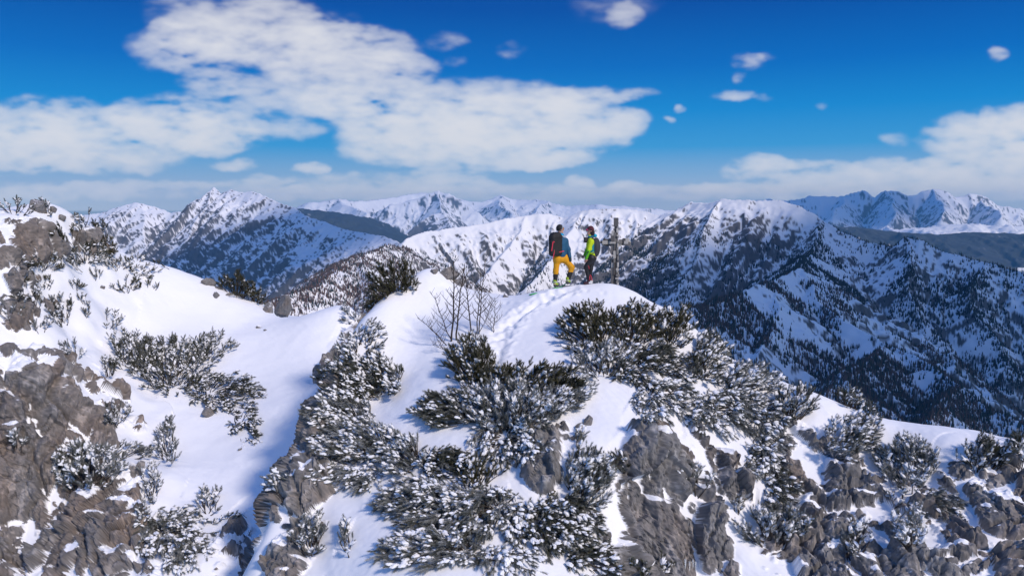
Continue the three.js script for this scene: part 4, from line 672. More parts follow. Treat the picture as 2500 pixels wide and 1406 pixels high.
// ---------------------------------------------------------------- bare saplings and twigs
function sapling(label, px, py, stems, seed, group = 'bare deciduous saplings on the summit') {
  const b = hit(px, py); if (!b) return; const r = rng(seed), t = thing('bare_sapling', label, 'sapling', group); t.position.copy(b);
  const m = -b.z / F;
  for (const [dx, dy, top, rad, bend] of stems) {       // stem: foot offset (px), top offset (px), radius
    const s = V(dx * m, 0, 0); s.y = groundY(b.x + s.x, b.z) - b.y - .06; const e = V((dx + top[0]) * m, top[1] * m + s.y, (r() - .5) * .3);
    const pts = []; for (let i = 0; i <= 9; i++) { const u = i / 9; pts.push(s.clone().lerp(e, u).add(V(bend * Math.sin(u * 3.1) * m + (r() - .5) * .035, 0, (r() - .5) * .035))); }
    const tr = []; tube(pts, rad * 1.55, rad * .6, 6, tr); const trunk = part('trunk', soup(tr), barkMat, t);
    const br = [], n = Math.round(5 + e.distanceTo(s) * 5);
    for (let k = 0; k < n; k++) {
      const u = .22 + .76 * (k + r()) / n, i = Math.min(8, Math.floor(u * 9)), p = pts[i].clone().lerp(pts[i + 1], u * 9 - i), sd = k % 2 ? 1 : -1, l = (.18 + .45 * r()) * (1.15 - u * .7);
      const q = [p]; let d = V(sd * (.6 + .5 * r()), .55 + .6 * r(), (r() - .5) * 1.0).normalize(); for (let j = 0; j < 4; j++) { q.push(q[j].clone().addScaledVector(d, l / 4)); d.add(V((r() - .5) * .5, .22, (r() - .5) * .5)).normalize(); }
      tube(q, rad * .5 * (1.2 - u * .6) + .0035, .0035, 4, br);
      if (l > .26) for (let j = 1; j < 4; j++) { const w = [q[j]], dd = V((r() - .5) * 1.6, .6 + .4 * r(), (r() - .5)).normalize(); for (let g = 0; g < 2; g++) w.push(w[g].clone().addScaledVector(dd, .05 + .06 * r())); tube(w, .0045, .003, 3, br); }
    }
    if (br.length) part('branches', soup(br), barkMat, trunk, 'stuff');
  }
  return t;
}
sapling('thicker bare sapling with two trunks behind the tall olive pine', 1108, 832, [[-6, 0, [6, 205], .017, 3], [6, 0, [22, 190], .016, -4], [-4, 0, [-42, 118], .010, -3]], 4);
sapling('group of slim bare saplings right of the thicker one', 1150, 818, [[0, 0, [-18, 170], .013, 3], [12, 0, [12, 165], .011, 2], [20, 0, [18, 200], .010, -3], [16, 0, [40, 95], .007, 2]], 8);
sapling('small lone bare sapling nearest the boot tracks', 1204, 812, [[0, 0, [4, 92], .007, 1], [-2, 0, [-10, 50], .005, 1]], 12);
sapling('low bare twig leaning left over the snow', 1094, 842, [[0, 0, [-74, 74], .009, 4]], 16);
sapling('thin dry twig lying low on the snow left of olive pine', 1097, 856, [[0, 0, [-42, 22], .005, 2]], 20);

// ---------------------------------------------------------------- single boulders
function boulderGeo(w, h, d, seed, snow) {
  const g = new THREE.IcosahedronGeometry(1, 11), p = g.attributes.position, r = rng(seed), planes = [], col = new Float32Array(p.count * 3);
  for (let k = 0; k < 15; k++) { const a = r() * 6.283, y = r() * 2 - 1, q = Math.sqrt(1 - y * y); planes.push([Math.cos(a) * q, y, Math.sin(a) * q, .45 + .38 * r()]); }
  for (let i = 0; i < p.count; i++) {
    let x = p.getX(i), y = p.getY(i), z = p.getZ(i), s = 1; for (const [a, b, c, e] of planes) { const t = a * x + b * y + c * z; if (t * s > e) s = e / t; }
    s *= 1 + .05 * noise(x * 3 + seed, y * 3, z * 3) + .035 * noise(x * 8, y * 8 + seed, z * 8) - .06 * sstep(.06, 0, Math.abs(noise(x * 2.2 + seed * 3, y * 2.2, z * 2.2)));
    p.setXYZ(i, x * s * w, y * s * h, z * s * d);
    const b = clamp(.18 * (1 + .4 * noise(x * 3, y * 3, z * 3 + seed) + .35 * noise(x * 11, y * 11, z * 11)), .08, .5), br = clamp(.35 + .8 * noise(x * 1.5 + seed, y * 1.5, z * 1.5));
    col[i * 3] = b; col[i * 3 + 1] = b * mix(.985, .86, br); col[i * 3 + 2] = b * mix(.985, .76, br);
  }
  g.computeVertexNormals(); const n = g.attributes.normal;
  for (let i = 0; i < p.count; i++) if (n.getY(i) + .25 * noise(p.getX(i) * 5, p.getY(i) * 5 + seed, p.getZ(i) * 5) > 1.05 - snow * .4) { col[i * 3] = .86; col[i * 3 + 1] = .87; col[i * 3 + 2] = .9; }
  g.setAttribute('color', new THREE.BufferAttribute(col, 3)); return g;
}
const boulderMat = painted(.93);
for (const [label, px, py, w, h, snow, tilt] of [
  ['tall pale standing stone in the saddle', 692, 752, 23, 42, .3, -.1], ['squat cracked stone left of the tall standing stone', 654, 758, 18, 22, .3, .2],
  ['larger flat grey boulder high on left snow slope', 505, 692, 26, 15, .3, -.2], ['small rounded boulder touching the larger flat boulder', 532, 704, 15, 10, .2, .1], ['wedge-shaped boulder below the larger flat boulder', 527, 722, 18, 10, .2, 0], ['little boulder right of the wedge-shaped boulder', 557, 720, 12, 7, .2, 0],
  ['small dark stone with snow cap in the snow bowl', 629, 800, 12, 7, .9, 0], ['tiny stone beside the snow-capped stone in the bowl', 646, 807, 6, 4, .3, 0],
  ['pointed grey boulder on the left hilltop skyline', 92, 512, 26, 36, .2, .45], ['dark rounded boulder right of the pointed skyline boulder', 128, 514, 14, 10, .3, -.2], ['round grey boulder in snow below the hilltop', 148, 532, 14, 12, .2, 0],
  ['grey boulder at the right end of the knoll ridge', 1092, 676, 30, 24, .35, .1], ['dark small boulder left on the knoll ridge', 1060, 666, 13, 12, .3, 0], ['brown boulder behind the bare saplings on the knoll', 1122, 694, 18, 16, .4, -.2], ['flat dark stone on the snow edge left of the people', 1234, 724, 15, 7, .2, .3],
  ['upright forked stone in the snow below the right pine wing', 1434, 1032, 15, 22, .2, -.3], ['low brown stone beside the forked stone', 1416, 1042, 14, 10, .2, 0], ['small lone stone under the forked stone', 1402, 1070, 9, 12, .2, .2],
  ['rock knob on the skyline right of the summit dome', 1636, 758, 12, 12, .4, .3], ['dark block in the left snowfield beside a tuft', 248, 702, 9, 9, .4, 0],
  ['reddish weathered rock at the left edge', 55, 652, 12, 10, .1, .2], ['round brown rock below the reddish rock', 32, 668, 14, 16, .2, 0], ['dark stone low in the left snowfield', 62, 800, 10, 14, .3, .3],
  ['small rock hung with pine roots in the bowl', 508, 1012, 22, 18, .3, .4], ['tiny stone under the drooping pine tip', 584, 1098, 8, 6, .3, 0], ['low rock under the thin bowl sprig', 600, 1305, 26, 12, .8, 0],
  ['small dark block on the right slope beside the large fan', 2155, 1112, 10, 20, .3, .1], ['forked brown stone in snow on the right slope', 2180, 1285, 26, 22, .3, .3], ['little stone standing near the bottom, right of the buttress', 1985, 1385, 12, 16, .3, 0],
]) {
  const p = hit(px, py) ?? at(px, py, 24), m = -p.z / F, o = single('boulder', boulderGeo(w * m, h * m, Math.min(w, h) * 1.1 * m, Math.round(px + py), snow), boulderMat, label, 'boulder', 'loose boulders in the summit snow');
  o.position.set(p.x, p.y + h * m * .12, p.z); o.rotation.set(.1, px % 7, tilt);
}
// icicles under the overhang right of bottom centre
for (const [k, px] of [1672, 1682, 1690, 1697, 1706].entries()) {
  const p = hit(px, 1368 + (k % 2) * 6); if (!p) continue; const l = .16 + .14 * ((k * 37) % 10) / 10, pos = []; tube([V(0, .05, 0), V(.004, -l * .4, 0), V(0, -l * .8, .003), V(.002, -l, 0)], .022, .003, 7, pos);
  const o = single('icicle', soup(pos), new THREE.MeshPhysicalMaterial({ color: new THREE.Color().setRGB(.85, .9, .93), roughness: .25, transmission: .6, thickness: .02, ior: 1.31 }), ['leftmost', 'second', 'middle', 'fourth', 'rightmost'][k] + ' icicle under the pillar overhang at the bottom', 'icicle', 'icicles under the overhang'); o.position.set(p.x, p.y, p.z + .06);
}

// ---------------------------------------------------------------- surfaces from distance fields, for bodies and clothes
function sdfMesh(f, lo, hi, s) {
  const nx = Math.ceil((hi[0] - lo[0]) / s) + 1, ny = Math.ceil((hi[1] - lo[1]) / s) + 1, nz = Math.ceil((hi[2] - lo[2]) / s) + 1, val = new Float32Array(nx * ny * nz), id = new Int32Array(nx * ny * nz).fill(-1), pos = [], idx = [];
  const I = (x, y, z) => (z * ny + y) * nx + x;
  for (let z = 0; z < nz; z++) for (let y = 0; y < ny; y++) for (let x = 0; x < nx; x++) val[I(x, y, z)] = f(lo[0] + x * s, lo[1] + y * s, lo[2] + z * s);
  const E = [[0, 1], [2, 3], [4, 5], [6, 7], [0, 2], [1, 3], [4, 6], [5, 7], [0, 4], [1, 5], [2, 6], [3, 7]];
  for (let z = 0; z < nz - 1; z++) for (let y = 0; y < ny - 1; y++) for (let x = 0; x < nx - 1; x++) {
    const v = []; let m = 0; for (let k = 0; k < 8; k++) { const q = val[I(x + (k & 1), y + ((k >> 1) & 1), z + (k >> 2))]; v.push(q); if (q < 0) m |= 1 << k; }
    if (m === 0 || m === 255) continue; let a = 0, b = 0, c = 0, n = 0;
    for (const [p, q] of E) if ((v[p] < 0) !== (v[q] < 0)) { const t = v[p] / (v[p] - v[q]); a += mix(p & 1, q & 1, t); b += mix((p >> 1) & 1, (q >> 1) & 1, t); c += mix(p >> 2, q >> 2, t); n++; }
    id[I(x, y, z)] = pos.length / 3; pos.push(lo[0] + (x + a / n) * s, lo[1] + (y + b / n) * s, lo[2] + (z + c / n) * s);
  }
  const quad = (a, b, c, d, flip) => { if (a < 0 || b < 0 || c < 0 || d < 0) return; flip ? idx.push(a, c, b, a, d, c) : idx.push(a, b, c, a, c, d); };
  for (let z = 1; z < nz - 1; z++) for (let y = 1; y < ny - 1; y++) for (let x = 1; x < nx - 1; x++) {
    const o = val[I(x, y, z)] < 0;
    if (o !== (val[I(x + 1, y, z)] < 0)) quad(id[I(x, y - 1, z - 1)], id[I(x, y, z - 1)], id[I(x, y, z)], id[I(x, y - 1, z)], !o);
    if (o !== (val[I(x, y + 1, z)] < 0)) quad(id[I(x - 1, y, z - 1)], id[I(x - 1, y, z)], id[I(x, y, z)], id[I(x, y, z - 1)], !o);
    if (o !== (val[I(x, y, z + 1)] < 0)) quad(id[I(x - 1, y - 1, z)], id[I(x, y - 1, z)], id[I(x, y, z)], id[I(x - 1, y, z)], !o);
  }
  const g = new THREE.BufferGeometry(), nr = new Float32Array(pos.length), e = s * .5;
  for (let i = 0; i < pos.length; i += 3) { const x = pos[i], y = pos[i + 1], z = pos[i + 2], a = f(x + e, y, z) - f(x - e, y, z), b = f(x, y + e, z) - f(x, y - e, z), c = f(x, y, z + e) - f(x, y, z - e), l = Math.hypot(a, b, c) || 1; nr[i] = a / l; nr[i + 1] = b / l; nr[i + 2] = c / l; }
  g.setAttribute('position', new THREE.Float32BufferAttribute(pos, 3)); g.setAttribute('normal', new THREE.BufferAttribute(nr, 3)); g.setIndex(idx); return g;
}
const limb = (a, b, ra, rb) => { const d = [b[0] - a[0], b[1] - a[1], b[2] - a[2]], l = d[0] * d[0] + d[1] * d[1] + d[2] * d[2]; return (x, y, z) => { const t = clamp(((x - a[0]) * d[0] + (y - a[1]) * d[1] + (z - a[2]) * d[2]) / l); return Math.hypot(x - a[0] - d[0] * t, y - a[1] - d[1] * t, z - a[2] - d[2] * t) - mix(ra, rb, t); }; };
const ball = (c, rx, ry = rx, rz = rx) => (x, y, z) => { const a = (x - c[0]) / rx, b = (y - c[1]) / ry, d = (z - c[2]) / rz, l = Math.hypot(a, b, d); return (l - 1) * Math.min(rx, ry, rz); };
const slab = (c, h, round, turn) => { const co = Math.cos(turn), si = Math.sin(turn); return (x, y, z) => { x -= c[0]; y -= c[1]; z -= c[2]; const u = Math.abs(x * co - z * si) - h[0] + round, w = Math.abs(x * si + z * co) - h[2] + round, v = Math.abs(y) - h[1] + round; return Math.hypot(Math.max(u, 0), Math.max(v, 0), Math.max(w, 0)) + Math.min(0, Math.max(u, v, w)) - round; }; };
const blend = (k, ...fs) => (x, y, z) => { let d = fs[0](x, y, z); for (let i = 1; i < fs.length; i++) { const b = fs[i](x, y, z), h = clamp(.5 + .5 * (b - d) / k); d = mix(b, d, h) - k * h * (1 - h); } return d; };
const cutY = (f, lo, hi) => (x, y, z) => Math.max(f(x, y, z), lo - y, y - hi);
const folds = (f, amp, s) => (x, y, z) => f(x, y, z) + amp * noise(x * s, y * s * .6, z * s);
function handShape(wrist, dir, curl, thumb, s = 1) {       // palm, four unequal bent fingers and a thumb from the side of the palm
  const D = V(...dir).normalize(), B = V(...curl).normalize(), A = D.clone().cross(B).normalize(), W = V(...wrist), P = (a, b, c) => W.clone().addScaledVector(D, a * s).addScaledVector(A, b * s).addScaledVector(B, c * s).toArray();
  const fs = [limb(P(.0, 0, 0), P(.045, 0, .002), .026 * s, .030 * s), limb(P(.05, -.022, 0), P(.075, -.026, .002), .017 * s, .014 * s), limb(P(.05, .022, 0), P(.075, .026, .002), .017 * s, .014 * s)];
  [[-.030, .070], [-.010, .082], [.011, .076], [.031, .058]].forEach(([o, l]) => { const a = P(.078, o, .002), b = P(.078 + l * .45, o * 1.05, .008), c = P(.078 + l * .75, o * 1.05, .026), e = P(.078 + l * .88, o, .046); fs.push(limb(a, b, .0095 * s, .009 * s), limb(b, c, .009 * s, .008 * s), limb(c, e, .008 * s, .0068 * s)); });
  const t = thumb; fs.push(limb(P(.02, t * .026, .004), P(.05, t * .052, .014), .0125 * s, .0105 * s), limb(P(.05, t * .052, .014), P(.078, t * .056, .026), .0105 * s, .0085 * s));
  const f = blend(.006, ...fs), c = P(.07, 0, .01), r = .11 * s; return sdfMesh(f, [c[0] - r, c[1] - r, c[2] - r], [c[0] + r, c[1] + r, c[2] + r], .004);
}
const joined = (...gs) => mergeGeometries(gs.map((g) => { const c = g.clone(); for (const k of Object.keys(c.attributes)) if (!['position', 'normal'].includes(k)) c.deleteAttribute(k); return c; }));
const PX = 22 / F;                                         // metres per pixel where the people stand
const skin = mat(.50, .28, .20, .55), black = mat(.012, .012, .014, .75), darkGrey = mat(.035, .037, .045, .7), red = mat(.75, .05, .09, .6), paleTrim = mat(.6, .62, .64, .6);
const colour = (r, g, b, rough = .75) => new THREE.MeshPhysicalMaterial({ color: new THREE.Color().setRGB(r, g, b), roughness: rough, sheen: .3, sheenRoughness: .6, sheenColor: new THREE.Color().setRGB(r, g, b) });
const bodyBox = [[-.5, -.06, -.5], [.5, 1.95, .5]];
const strap = (pts, r, n = 10) => { const pos = [], c = new THREE.CatmullRomCurve3(pts.map((p) => V(...p))); tube(c.getPoints(n), r, r, 5, pos); return soup(pos); };
function headShape(c, face) {                              // c: centre; face: unit direction the person looks, level
  const [fx, , fz] = face, sx = -fz, sz = fx, P = (f, u, s) => [c[0] + fx * f + sx * s, c[1] + u, c[2] + fz * f + sz * s];
  return blend(.018, ball(P(-.012, .03, 0), .088, .10, .088), limb(P(.012, -.02, 0), P(.045, -.085, 0), .068, .040), limb(P(.088, .005, 0), P(.106, -.028, 0), .009, .014), limb(P(.078, -.068, -.016), P(.078, -.068, .016), .010, .010), ball(P(-.008, -.005, .086), .018, .03, .012), ball(P(-.008, -.005, -.086), .018, .03, .012), ball(P(.082, .028, .03), .012), ball(P(.082, .028, -.03), .012), limb(P(-.02, -.09, 0), P(-.03, -.17, 0), .055, .06));
}
function standing(px, d0, d1) { let best = -9, at0 = null; for (let d = d0; d < d1; d += .05) { const t = ray(px, 700)[0], e = (groundY(t * d, -d) - EYE.y) / d; if (e > best) { best = e; at0 = V(t * d, groundY(t * d, -d), -d); } } return at0; }   // where the ground makes the skyline
{ // ------------------------------------------------ the person in yellow trousers
  const foot = standing(1368, 20.5, 23), t = thing('person', 'person in blue jacket and yellow trousers with black backpack, looking right', 'person', 'two ski tourers on the summit'); t.position.set(foot.x, groundY(foot.x, foot.z) + .035, foot.z);
  const J = (px, py, z) => [(px - 1368) * PX, (705 - py) * PX, z];
  const pel = J(1369, 630, 0), chest = J(1367, 598, 0), hd = J(1367.5, 561.5, -.03), face = [.95, 0, -.31];
  const lh = J(1360, 635, .03), lk = J(1356.5, 665, .03), la = J(1355, 695, .05), rh = J(1379, 635, -.03), rk = J(1397, 657, -.02), ra = J(1387, 690, .02);
  const rs = J(1380.5, 590, -.06), re = J(1388, 612, -.02), rw = J(1391.5, 630, .03), ls = J(1351, 590, .02), le = J(1347, 612, -.12), lw = J(1358, 624, -.2);
  const neck = limb(J(1367, 580, -.01), J(1367.5, 570, -.03), .058, .055);
  const torso = [limb(pel, chest, .135, .15), limb(J(1354, 590, .02), J(1378, 590, -.05), .085, .085), limb(J(1361, 632, .03), J(1377, 632, -.03), .11, .11)];
  const bodyF = blend(.05, ...torso, neck, limb(lh, lk, .08, .058), limb(lk, la, .055, .042), limb(rh, rk, .08, .058), limb(rk, ra, .055, .042), limb(rs, re, .052, .042), limb(re, rw, .042, .032), limb(ls, le, .052, .042), limb(le, lw, .042, .032), headShape(hd, face), limb(J(1354, 700, .1), J(1361, 702, -.06), .035, .03), limb(J(1385, 694, .06), J(1391, 695, -.08), .035, .03));
  part('body', joined(sdfMesh(bodyF, ...bodyBox, .012), handShape(lw, [.5, -.6, -.3], [.6, .2, -.5], 1)), skin, t);
  const jacket = part('jacket', sdfMesh(folds(cutY(blend(.05, limb(J(1368.5, 622, 0), chest, .165, .178), limb(J(1353, 591, .02), J(1379, 591, -.05), .105, .103), limb(rs, re, .078, .064), limb(re, rw, .064, .052), limb(ls, le, .078, .064), limb(le, lw, .062, .052), limb(J(1367, 584, -.01), J(1367, 574, -.02), .085, .085)), J(0, 632, 0)[1], 2), .012, 11), ...bodyBox, .012), colour(.010, .085, .18), t);
  part('hood', sdfMesh(blend(.02, (x, y, z) => { const dx = x - J(1366, 0, 0)[0], dy = y - J(0, 573, 0)[1], dz = z + .02, q = Math.hypot(dx, dz) - .085; return Math.hypot(q, dy + dx * .25) - .036; }), ...bodyBox, .012), colour(.0, .33, .62), jacket);
  part('collar_trim', strap([J(1371, 577, .07), J(1377, 578, .04), J(1381, 580, -.03)], .011), paleTrim, jacket);
  part('trousers', sdfMesh(folds((x, y, z) => Math.max(blend(.05, limb(J(1361, 634, .03), J(1377, 634, -.03), .142, .142), limb(lh, lk, .105, .076), limb(lk, la, .075, .062), limb(rh, rk, .107, .08), limb(rk, ra, .078, .06))(x, y, z), (x < .07 ? J(0, 674, 0)[1] : J(0, 669, 0)[1]) - y, y - J(0, 622, 0)[1]), .007, 14), ...bodyBox, .012), colour(.72, .33, .005), t);
  for (const [k, a, x0] of [[lk, la, 0], [rk, ra, 1]]) part('gaiter', sdfMesh(cutY(limb(k, a, .078, .06), J(0, x0 ? 691 : 694, 0)[1], J(0, x0 ? 668 : 673, 0)[1]), [-.3, -.05, -.3], [.5, .8, .3], .012), black, t);
  for (const [a, toe] of [[la, J(1361, 702, -.08)], [ra, J(1391.5, 695, -.1)]]) {
    const heel = [a[0] - .005, toe[1], a[2] + .04], bt = part('ski_boot', sdfMesh(blend(.02, limb([a[0], a[1] + .06, a[2]], [a[0], a[1] - .02, a[2]], .062, .06), limb([a[0], heel[1] + .02, a[2] + .02], [toe[0], toe[1] + .01, toe[2]], .055, .045)), [-.4, -.1, -.35], [.5, .45, .35], .011), colour(.32, .46, .03, .45), t);
    part('boot_shell', sdfMesh(blend(.01, limb(heel, [toe[0], toe[1] - .005, toe[2]], .052, .048)), [-.4, -.12, -.35], [.5, .3, .35], .011), mat(.05, .06, .05, .5), bt);
    part('buckle', strap([[a[0] - .06, a[1] + .01, a[2] + .03], [a[0], a[1] + .012, a[2] + .068], [a[0] + .055, a[1] + .02, a[2] + .03]], .010), paleTrim, bt);
  }
  part('glove', handShape(rw, [.25, -1, .1], [-.6, -.1, -.7], 1, 1.12), mat(.01, .03, .05, .8), t);
  const [hx, hy, hz] = hd; const hat = part('beanie', sdfMesh((x, y, z) => Math.max(ball([hx - .018, hy + .03, hz + .006], .108, .118, .108)(x, y, z), (hy - .005 + (x - hx) * .45) - y), [-.3, 1.4, -.3], [.3, 1.95, .3], .009), black, t);
  part('stripe', strap([[hx + .055, hy + .125, hz + .085], [hx + .05, hy + .07, hz + .108], [hx + .045, hy + .01, hz + .105]], .008), paleTrim, hat);
  const gl = part('sunglasses', sdfMesh(blend(.01, ball([hx + .082, hy + .028, hz + .005], .030, .026, .036), ball([hx + .062, hy + .028, hz - .07], .030, .026, .036)), [hx - .05, hy - .05, hz - .15], [hx + .16, hy + .1, hz + .1], .007), mat(.75, .28, .02, .15), t);
  part('temple_strap', strap([[hx + .07, hy + .03, hz + .045], [hx + .02, hy + .03, hz + .10], [hx - .04, hy + .03, hz + .10]], .007), black, gl);
  const turn = .58, pc = [-.155, J(0, 600, 0)[1], .17], pack = part('backpack', sdfMesh(folds(blend(.03, slab(pc, [.20, .315, .12], .09, turn), slab([pc[0] + .005, pc[1] + .27, pc[2]], [.15, .09, .10], .06, turn), slab([pc[0] - .06, pc[1] - .06, pc[2] + .1], [.12, .19, .05], .04, turn)), .008, 9), [-.6, .5, -.25], [.35, 1.75, .6], .013), black, t);
  part('pack_strap', strap([J(1344, 614, .36), J(1346, 600, .37), J(1348, 591, .36), J(1351, 592, .34)], .014), red, pack); part('pack_strap', strap([J(1351, 611, .33), J(1350, 620, .34), J(1347.5, 633, .33)], .012), red, pack); part('hip_belt', strap([J(1357, 618, .27), J(1366, 617, .22), J(1376, 615, .14)], .011), red, pack);
  part('side_strap', strap([J(1335.5, 593, .3), J(1333, 601, .3), J(1335, 612, .3), J(1333, 624, .3), J(1334, 634, .3)], .006), darkGrey, pack);
  part('pack_lid', sdfMesh(slab([pc[0] + .02, pc[1] + .335, pc[2] - .03], [.10, .035, .08], .03, turn), [-.5, 1.2, -.3], [.3, 1.75, .5], .011), mat(.02, .02, .024, .6), pack);
  // skis under the boots
  for (const [n, [a, toe], sh, lab] of [[0, [la, null], -.22, 'green touring ski under the left boot, its tail showing left'], [1, [ra, null], .10, 'green touring ski under the right boot, its tip showing right']]) {
    const s = thing('ski', lab, 'ski', 'pair of green skis'), L = 1.15; const cx = t.position.x + a[0] + sh, cz = t.position.z + a[2] - sh * .35;
    const dirW = V(.94, 0, -.33).normalize(), p0 = V(cx, 0, cz).addScaledVector(dirW, -L / 2), p1 = V(cx, 0, cz).addScaledVector(dirW, L / 2);
    const deck = [], N = 24; for (let i = 0; i <= N; i++) { const u = i / N, q = p0.clone().lerp(p1, u), w = (.048 + .012 * Math.abs(u - .5) * 2) * Math.sqrt(clamp(Math.min(u, 1 - u) * 14)), up = .09 * Math.pow(clamp((u - .84) / .16), 2) + .02 * Math.pow(clamp((.06 - u) / .06), 2); const yg = Math.max(groundY(q.x, q.z), mix(groundY(p0.x, p0.z), groundY(p1.x, p1.z), u)) + .012 - .05 * sstep(.5, .12, Math.abs(u - .5)) + up; deck.push([q.x, yg, q.z, w]); }
    const o3 = V(cx, groundY(cx, cz), cz); s.position.copy(o3); const sd = V(-dirW.z, 0, dirW.x), mk = (y0, y1, u0, u1) => { const pos = [], c = (k, sg, y) => [deck[k][0] + sd.x * deck[k][3] * sg - o3.x, deck[k][1] + y - o3.y, deck[k][2] + sd.z * deck[k][3] * sg - o3.z]; for (let i = u0; i < u1; i++) { const A = c(i, -1, y1), B = c(i, 1, y1), C = c(i + 1, -1, y1), D = c(i + 1, 1, y1), E = c(i, -1, y0), G = c(i, 1, y0), H = c(i + 1, -1, y0), K = c(i + 1, 1, y0); for (const q of [A, B, C, B, D, C, E, H, G, G, H, K, A, C, E, C, H, E, B, G, D, D, G, K]) pos.push(...q); } return soup(pos); };
    part('deck', mk(0, .016, 0, N), colour(.01, .42, .06, .35), s); part('base', mk(-.004, -.001, 0, N), black, s);
    part('binding', sdfMesh(slab([0, .06, 0], [.16, .022, .035], .012, .34), [-.25, -.02, -.2], [.25, .15, .2], .011), darkGrey, s).position.set((t.position.x + a[0]) - o3.x, deck[12][1] - o3.y - .03, (t.position.z + a[2]) - o3.z);
  }
}
{ // ------------------------------------------------ the person in the lime jacket
  const foot = standing(1440, 20.5, 23), t = thing('person', 'person in lime green jacket and black tights with grey backpack, facing left', 'person', 'two ski tourers on the summit'); t.position.set(foot.x, groundY(foot.x, foot.z) + .01, foot.z);
  const J = (px, py, z) => [(px - 1440) * PX, (698 - py) * PX, z];
  const pel = J(1445, 629, 0), chest = J(1443, 599, 0), hd = J(1439.5, 565, 0), face = [-.97, 0, .24];
  const nh = J(1443, 633, .075), nk = J(1430, 656, .085), na = J(1437.5, 689, .07), fh = J(1447, 633, -.075), fk = J(1442, 660, -.07), fa = J(1441, 691, -.08);
  const ns = J(1440.5, 590, .16), ne = J(1434.5, 615, .19), nw = J(1429.5, 633, .13), os = J(1441, 590, -.16), oe = J(1435, 613, -.2), ow = J(1428, 626, -.13);
  const bodyF = blend(.045, limb(pel, chest, .125, .125), limb(J(1441, 591, .11), J(1441, 591, -.11), .075, .075), limb(nh, fh, .10, .10), limb(nh, nk, .078, .054), limb(nk, na, .05, .038), limb(fh, fk, .078, .054), limb(fk, fa, .05, .038), limb(ns, ne, .045, .037), limb(ne, nw, .037, .028), limb(os, oe, .045, .037), limb(oe, ow, .037, .028), headShape(hd, face), limb(J(1440, 695, .07), J(1432, 696, .07), .034, .03), limb(J(1443, 696, -.08), J(1435, 697, -.08), .034, .03));
  part('body', joined(sdfMesh(bodyF, ...bodyBox, .012), handShape(nw, [-.25, -1, -.1], [.4, .1, -.8], 1, .95), handShape(ow, [-.6, -.6, .2], [.3, .5, .7], -1, .95)), skin, t);
  const jac = part('jacket', sdfMesh(folds(cutY(blend(.045, limb(J(1445, 622, 0), chest, .142, .148), limb(J(1441, 591, .12), J(1441, 591, -.12), .09, .09), limb(ns, ne, .068, .056), limb(os, oe, .066, .054), limb(J(1441, 586, 0), J(1441, 579, 0), .075, .07)), J(0, 628, 0)[1], 2), .008, 12), ...bodyBox, .012), colour(.52, .68, .005), t);
  part('sleeve', sdfMesh(folds(limb(ne, nw, .060, .045), .005, 18), [-.4, .6, -.05], [.2, 1.2, .4], .011), colour(.13, .50, .01), jac); part('sleeve', sdfMesh(folds(limb(oe, ow, .060, .045), .005, 18), [-.4, .6, -.4], [.2, 1.2, .05], .011), colour(.13, .50, .01), jac);
  part('chest_panel', sdfMesh((x, y, z) => Math.max(blend(.04, limb(J(1444.5, 622, 0), J(1442.5, 599, 0), .146, .153))(x, y, z), .05 - (x - .02) * 3 - .25, y - J(0, 592, 0)[1], J(0, 618, 0)[1] - y, .07 - z), ...bodyBox, .012), colour(.0, .18, .26), jac);
  part('trousers', sdfMesh(folds((x, y, z) => Math.max(blend(.045, limb(nh, fh, .122, .122), limb(nh, nk, .096, .068), limb(nk, na, .066, .052), limb(fh, fk, .096, .068), limb(fk, fa, .066, .052))(x, y, z), J(0, 692, 0)[1] - y, y - J(0, 622, 0)[1]), .005, 15), ...bodyBox, .012), colour(.010, .010, .013, .6), t);
  part('trouser_piping', strap([J(1432, 651, .15), J(1435.5, 653, .16), J(1437, 660, .15)], .006), red, t); part('trouser_piping', strap([J(1439, 688, .135), J(1438, 680, .14), J(1440, 675, .13), J(1443, 681, .12), J(1445, 690, .11)], .008), red, t);
  for (const [a, z] of [[na, .07], [fa, -.08]]) { const b = part('ski_boot', sdfMesh(blend(.02, limb([a[0] + .005, a[1] + .06, z], [a[0], a[1] - .01, z], .06, .058), limb([a[0] + .03, .025, z], [a[0] - .12, .02, z], .048, .042)), [-.4, -.06, -.3], [.3, .4, .3], .011), mat(.05, .014, .02, .5), t); part('boot_shell', sdfMesh(slab([a[0] + .03, .05, z], [.05, .05, .05], .02, 0), [-.3, -.05, -.3], [.3, .2, .3], .011), paleTrim, b); }
  const [hx, hy, hz] = hd; part('beanie', sdfMesh((x, y, z) => Math.max(ball([hx + .014, hy + .03, hz], .105, .112, .103)(x, y, z), (hy + .015 - (x - hx) * .5) - y), [-.35, 1.3, -.3], [.3, 1.9, .3], .009), mat(.075, .014, .022, .85), t);
  part('hair', sdfMesh(folds(blend(.03, ball([hx + .05, hy - .03, hz], .075, .085, .09), limb([hx + .085, hy - .04, hz + .05], [hx + .07, hy - .2, hz + .07], .045, .03)), .012, 22), [-.3, 1.0, -.3], [.35, 1.75, .3], .009), mat(.022, .010, .009, .5), t);
  const gl = part('sunglasses', sdfMesh(blend(.01, ball([hx - .088, hy + .026, hz + .055], .026, .028, .040), ball([hx - .098, hy + .026, hz - .02], .026, .028, .038)), [hx - .2, hy - .05, hz - .12], [hx, hy + .1, hz + .15], .007), mat(.55, .03, .13, .15), t); part('temple_strap', strap([[hx - .07, hy + .03, hz + .085], [hx, hy + .035, hz + .105], [hx + .05, hy + .035, hz + .1]], .007), black, gl);
